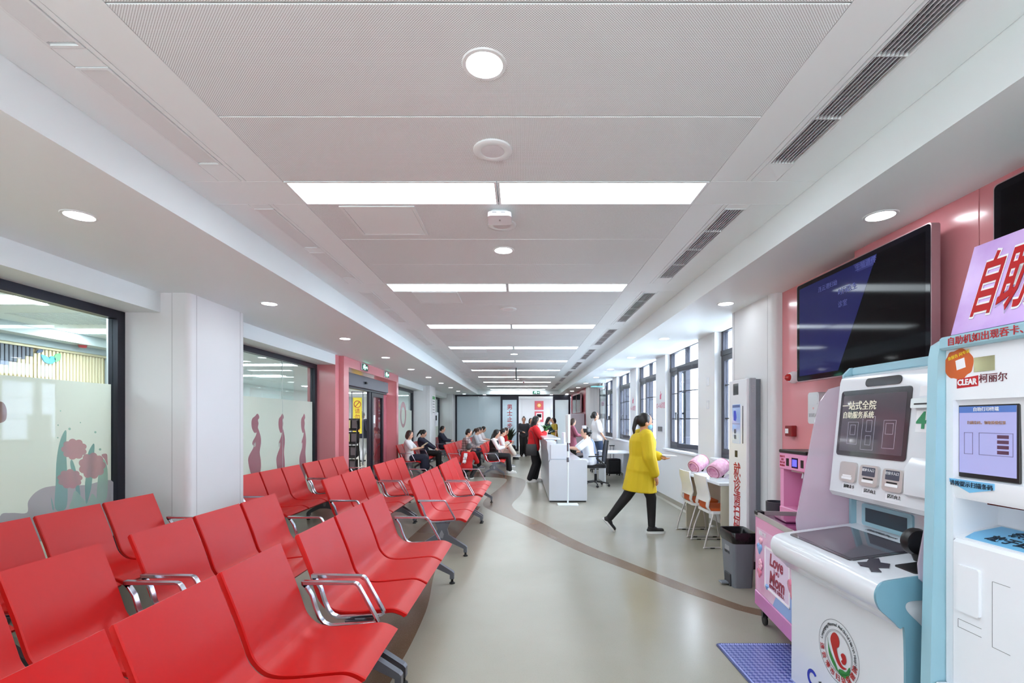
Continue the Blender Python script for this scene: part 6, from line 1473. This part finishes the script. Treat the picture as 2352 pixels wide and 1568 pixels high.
leafy('potted_plant', 'large dark-leaved plant in a brown pot by the far door', (-.55, 22.1, 0), .95, 34, .34, .18, .36, mat('brown_pot', (110, 74, 48), .6), m_leaf2, .5)
t = thing('step_stool', 'low black step stool under the person in white blouse', 'stool', (2.22, 14.0, 0)); MB().box(-.22, .26, -.2, .2, .085, .115, .008).build('tread', black, t)
for x in (-.19, .21):
    for y in (-.17, .15): MB().box(x, x + .03, y, y + .03, 0, .085).build('leg', black, t)
t = thing('suitcase', 'small black wheeled suitcase with raised handle by the window wall', 'suitcase', (2.50, 13.1, 0), R(10))
MB().prism(round_poly(-.17, .17, .05, .46, .035), 'y', -.11, .11).build('shell', black_soft, t, 40)
for x in (-.05, .05): MB().tube([(x, .09, .44), (x, .09, .80)], .008).build('handle_rod', steel_grey, t, 40)
MB().box(-.075, .075, .075, .105, .79, .825, .008).build('handle_grip', black, t); MB().box(-.13, .13, -.13, -.11, .10, .40, .01).build('front_pocket', black_soft, t)
for x in (-.14, .14):
    for y in (-.08, .08): MB().lathe([(0.0001, -.012), (.026, -.012), (.026, .012), (0.0001, .012)], c=(x, y, .027), n=16, axis='x').build('wheel', rubber, t, 40)
# office chair
t = thing('office_chair', 'black mesh office chair on five castors behind the reception desk', 'office chair', (1.70, 11.0, 0), R(180))
for k in range(5):
    a = 2 * PI * k / 5 + .3; d = V((math.cos(a), math.sin(a), 0))
    l_ = MB().tube([V((0, 0, .11)) + d * .03, V((0, 0, .075)) + d * .30], .022, 8, .014).build('star_leg', black, t, 40)
    MB().lathe([(0.0001, -.02), (.028, -.02), (.028, .02), (0.0001, .02)], c=V((0, 0, .0285)) + d * .30, n=14, axis='y').build('castor', rubber, t, 40)
MB().tube([(0, 0, .08), (0, 0, .28)], .03).build('gas_column', black, t, 40); MB().tube([(0, 0, .28), (0, 0, .43)], .018).build('gas_piston', chrome, t, 40)
MB().prism(round_poly(-.22, .25, -.24, .24, .07), 'z', .43, .495).build('seat', black_soft, t, 40)
bkr = [[(-.20 - .02 * k, y, .56 + .105 * k) for y in (-.22, -.11, 0, .11, .22)] for k in range(5)]
MB().loft([[(-.19 - .012 * k - .02 * (1 - (y / .22) ** 2), y * (1 - .012 * k), .54 + .10 * k) for y in (-.22, -.13, 0, .13, .22)] + [(-.205 - .012 * k - .02 * (1 - (y / .22) ** 2), y * (1 - .012 * k), .54 + .10 * k) for y in (.22, .13, 0, -.13, -.22)] for k in range(6)]).build('mesh_back', mat('mesh_grey', (70, 74, 84), .7), t, 50)
for s_ in (-1, 1):
    MB().tube(crom([(-.19, s_ * .225, .52), (-.21, s_ * .23, .8), (-.25, s_ * .21, 1.05)], 4), .016).build('back_frame', black, t, 40)
    MB().tube(crom([(-.17, s_ * .26, .50), (-.06, s_ * .28, .60), (.02, s_ * .28, .68), (-.12, s_ * .28, .70), (.20, s_ * .28, .69)], 4), .014).build('armrest', black, t, 40)
MB().tube([(-.2, 0, .45), (-.235, 0, .55)], .03).build('back_stem', black, t, 40)
t = thing('back_desk', 'small pale desk behind the nurse by the window wall', 'desk', (2.32, 11.93, 0)); off = t.location.copy()
MB().box(-.35, .35, -.45, .45, .70, .73, .005).build('desktop', m_desk, t)
for x in (-.33, .30): MB().box(x, x + .03, -.43, .43, 0, .70).build('side_panel', m_desk, t)
t = thing('grey_cabinet', 'tall pinkish-grey self-service cabinet before the end displays', 'cabinet', (2.15, 18.5, 0)); MB().box(-.25, .25, -.3, .3, .03, 1.74, .01).build('body', mat('cabinet_mauve', (196, 186, 196), .4), t)
MB().box(-.255, -.25, -.2, .2, 1.1, 1.5).build('screen', screen_black, t); MB().box(-.24, .24, -.29, .29, 0, .03).build('plinth', black, t)
# posters in the inner hall and notices on the column
def poster(label, x, z, w, h_, y=28.198):
    t = thing('framed_poster', label, 'poster', (x, y, z)); MB().box(-w / 2, w / 2, -.02, 0, -h_ / 2, h_ / 2, .004).build('frame', mat('poster_rose', (206, 96, 110), .5), t); return t
t = poster('square rose poster with a golden figure in the inner hall', 1.06, 2.36, .52, .52)
MB().lathe([(0.0001, -.022), (.15, -.022), (.15, -.02), (0.0001, -.02)], n=24, axis='y').build('poster_disc', mat('poster_orange', (214, 120, 60), .5), t)
MB().lathe([(0.0001, -.024), (.07, -.024), (.09, -.022), (0.0001, -.022)], n=24, axis='y').build('poster_figure', mat('poster_gold', (236, 206, 150), .5), t)
t = poster('rose notice with a dark screen below the golden poster', 1.06, 1.70, .52, .62); MB().box(-.17, .17, -.024, -.02, -.17, .21).build('white_field', paper, t); MB().box(-.13, .13, -.03, -.024, -.05, .15).build('dark_screen', screen_black, t)
t = thing('column_notice', 'tall white notice board with green heading on the far column', 'notice', (-3.18, 17.55, 2.1)); MB().box(0, .012, -.28, .28, -.55, .30, .002).build('board', paper, t); MB().box(.012, .0135, -.24, .24, .15, .26).build('heading', mat('heading_green', (60, 150, 80), .5), t)
for k in range(5): MB().box(.012, .0135, -.2, .2, .06 - k * .1, .09 - k * .1).build('text_block', mat('notice_grey', (150, 152, 158), .6), t)
t = thing('column_dispenser', 'narrow white box dispenser on the far column corner', 'dispenser', (-3.18, 17.98, 1.55)); MB().box(0, .09, -.09, .07, -.28, .24, .008).build('case', plastic_white, t); MB().box(.02, .07, -.0915, -.09, -.06, .12).build('slot', black, t)
t = thing('hanging_glass_board', 'hanging glass notice board with teal rail before the fifth window', 'notice board', (2.55, 15.0, 1.9)); MB().box(-.38, .02, -.012, .012, .62, .66).build('rail', mat('teal_rail', (130, 190, 196), .3), t)
MB().box(-.01, .0, -.6, .6, -.35, .55).build('pane', glass, t)
for y in (-.5, .5): MB().tube([(-.005, y, .54), (-.005, y, SZ - 1.9 + .005)], .004, 6).build('hanging_wire', chrome, t)
for y in (-.6, .58): MB().box(-.02, .01, y, y + .03, -.36, .62).build('edge', dark_frame, t)
text('lettering', '候诊区', .16, (-.012, 0, .1), xd=(0, -1, 0), yd=(0, 0, 1), m=mat('plum_ink', (120, 60, 90), .5), parent=t)
# yellow banner and brochure rack beyond the sliding door
t = thing('yellow_banner', 'tall yellow warning banner in the corridor beyond the sliding door', 'banner', (-5.45, 16.1, 1.05)); MB().box(-.15, .15, 0, .02, .0, 1.2).build('panel', mat('banner_yellow', (236, 216, 60), .5), t)
for x in (-.20, .17): MB().box(x, x + .03, -.01, .03, -1.05, 1.4).build('post', steel_grey, t)
MB().box(-.20, .20, -.01, .03, 1.37, 1.40).build('cross_bar', steel_grey, t)
mb = MB().lathe([(.10, -.004), (.12, -.004), (.12, 0), (.10, 0), (.10, -.004)], c=(0, 0, .98), n=24, axis='y').build('sign_ring', red_txt, t)
MB().prism([(-.08, .905), (-.065, .89), (.08, 1.055), (.065, 1.07)], 'y', -.004, 0).build('sign_bar', red_txt, t)
for i, ch in enumerate('请勿吸烟'): text('lettering', ch, .18, (0, 0, .74 - .19 * i), m=red_txt, parent=t, **END_)
t = thing('brochure_rack', 'black tiered brochure rack just inside the sliding door', 'brochure rack', (-4.25, 11.75, 0))
for x in (-.30, .28):
    MB().tube([(x, .25, 0), (x, -.05, 1.5)], .014, 6).build('side_rail', black, t); MB().tube([(x, -.25, 0), (x, -.02, 1.45)], .014, 6).build('side_rail', black, t)
for k in range(4):
    z = .25 + .33 * k; y = -.19 + .05 * k
    MB().prism([(y, z), (y + .22, z + .05), (y + .22, z + .30), (y + .205, z + .30), (y + .205, z + .065), (y, z + .015)], 'x', -.29, .28).build('tray', black, t)
    for q in range(3): MB().box(-.26 + q * .18, -.12 + q * .18, y + .16, y + .19, z + .06, z + .26).build('brochure', mat('brochure_%d' % (q % 2), ((90, 80, 84), (206, 200, 150))[q % 2], .6), t)
flush(); bpy.data.scenes.remove(TMP)
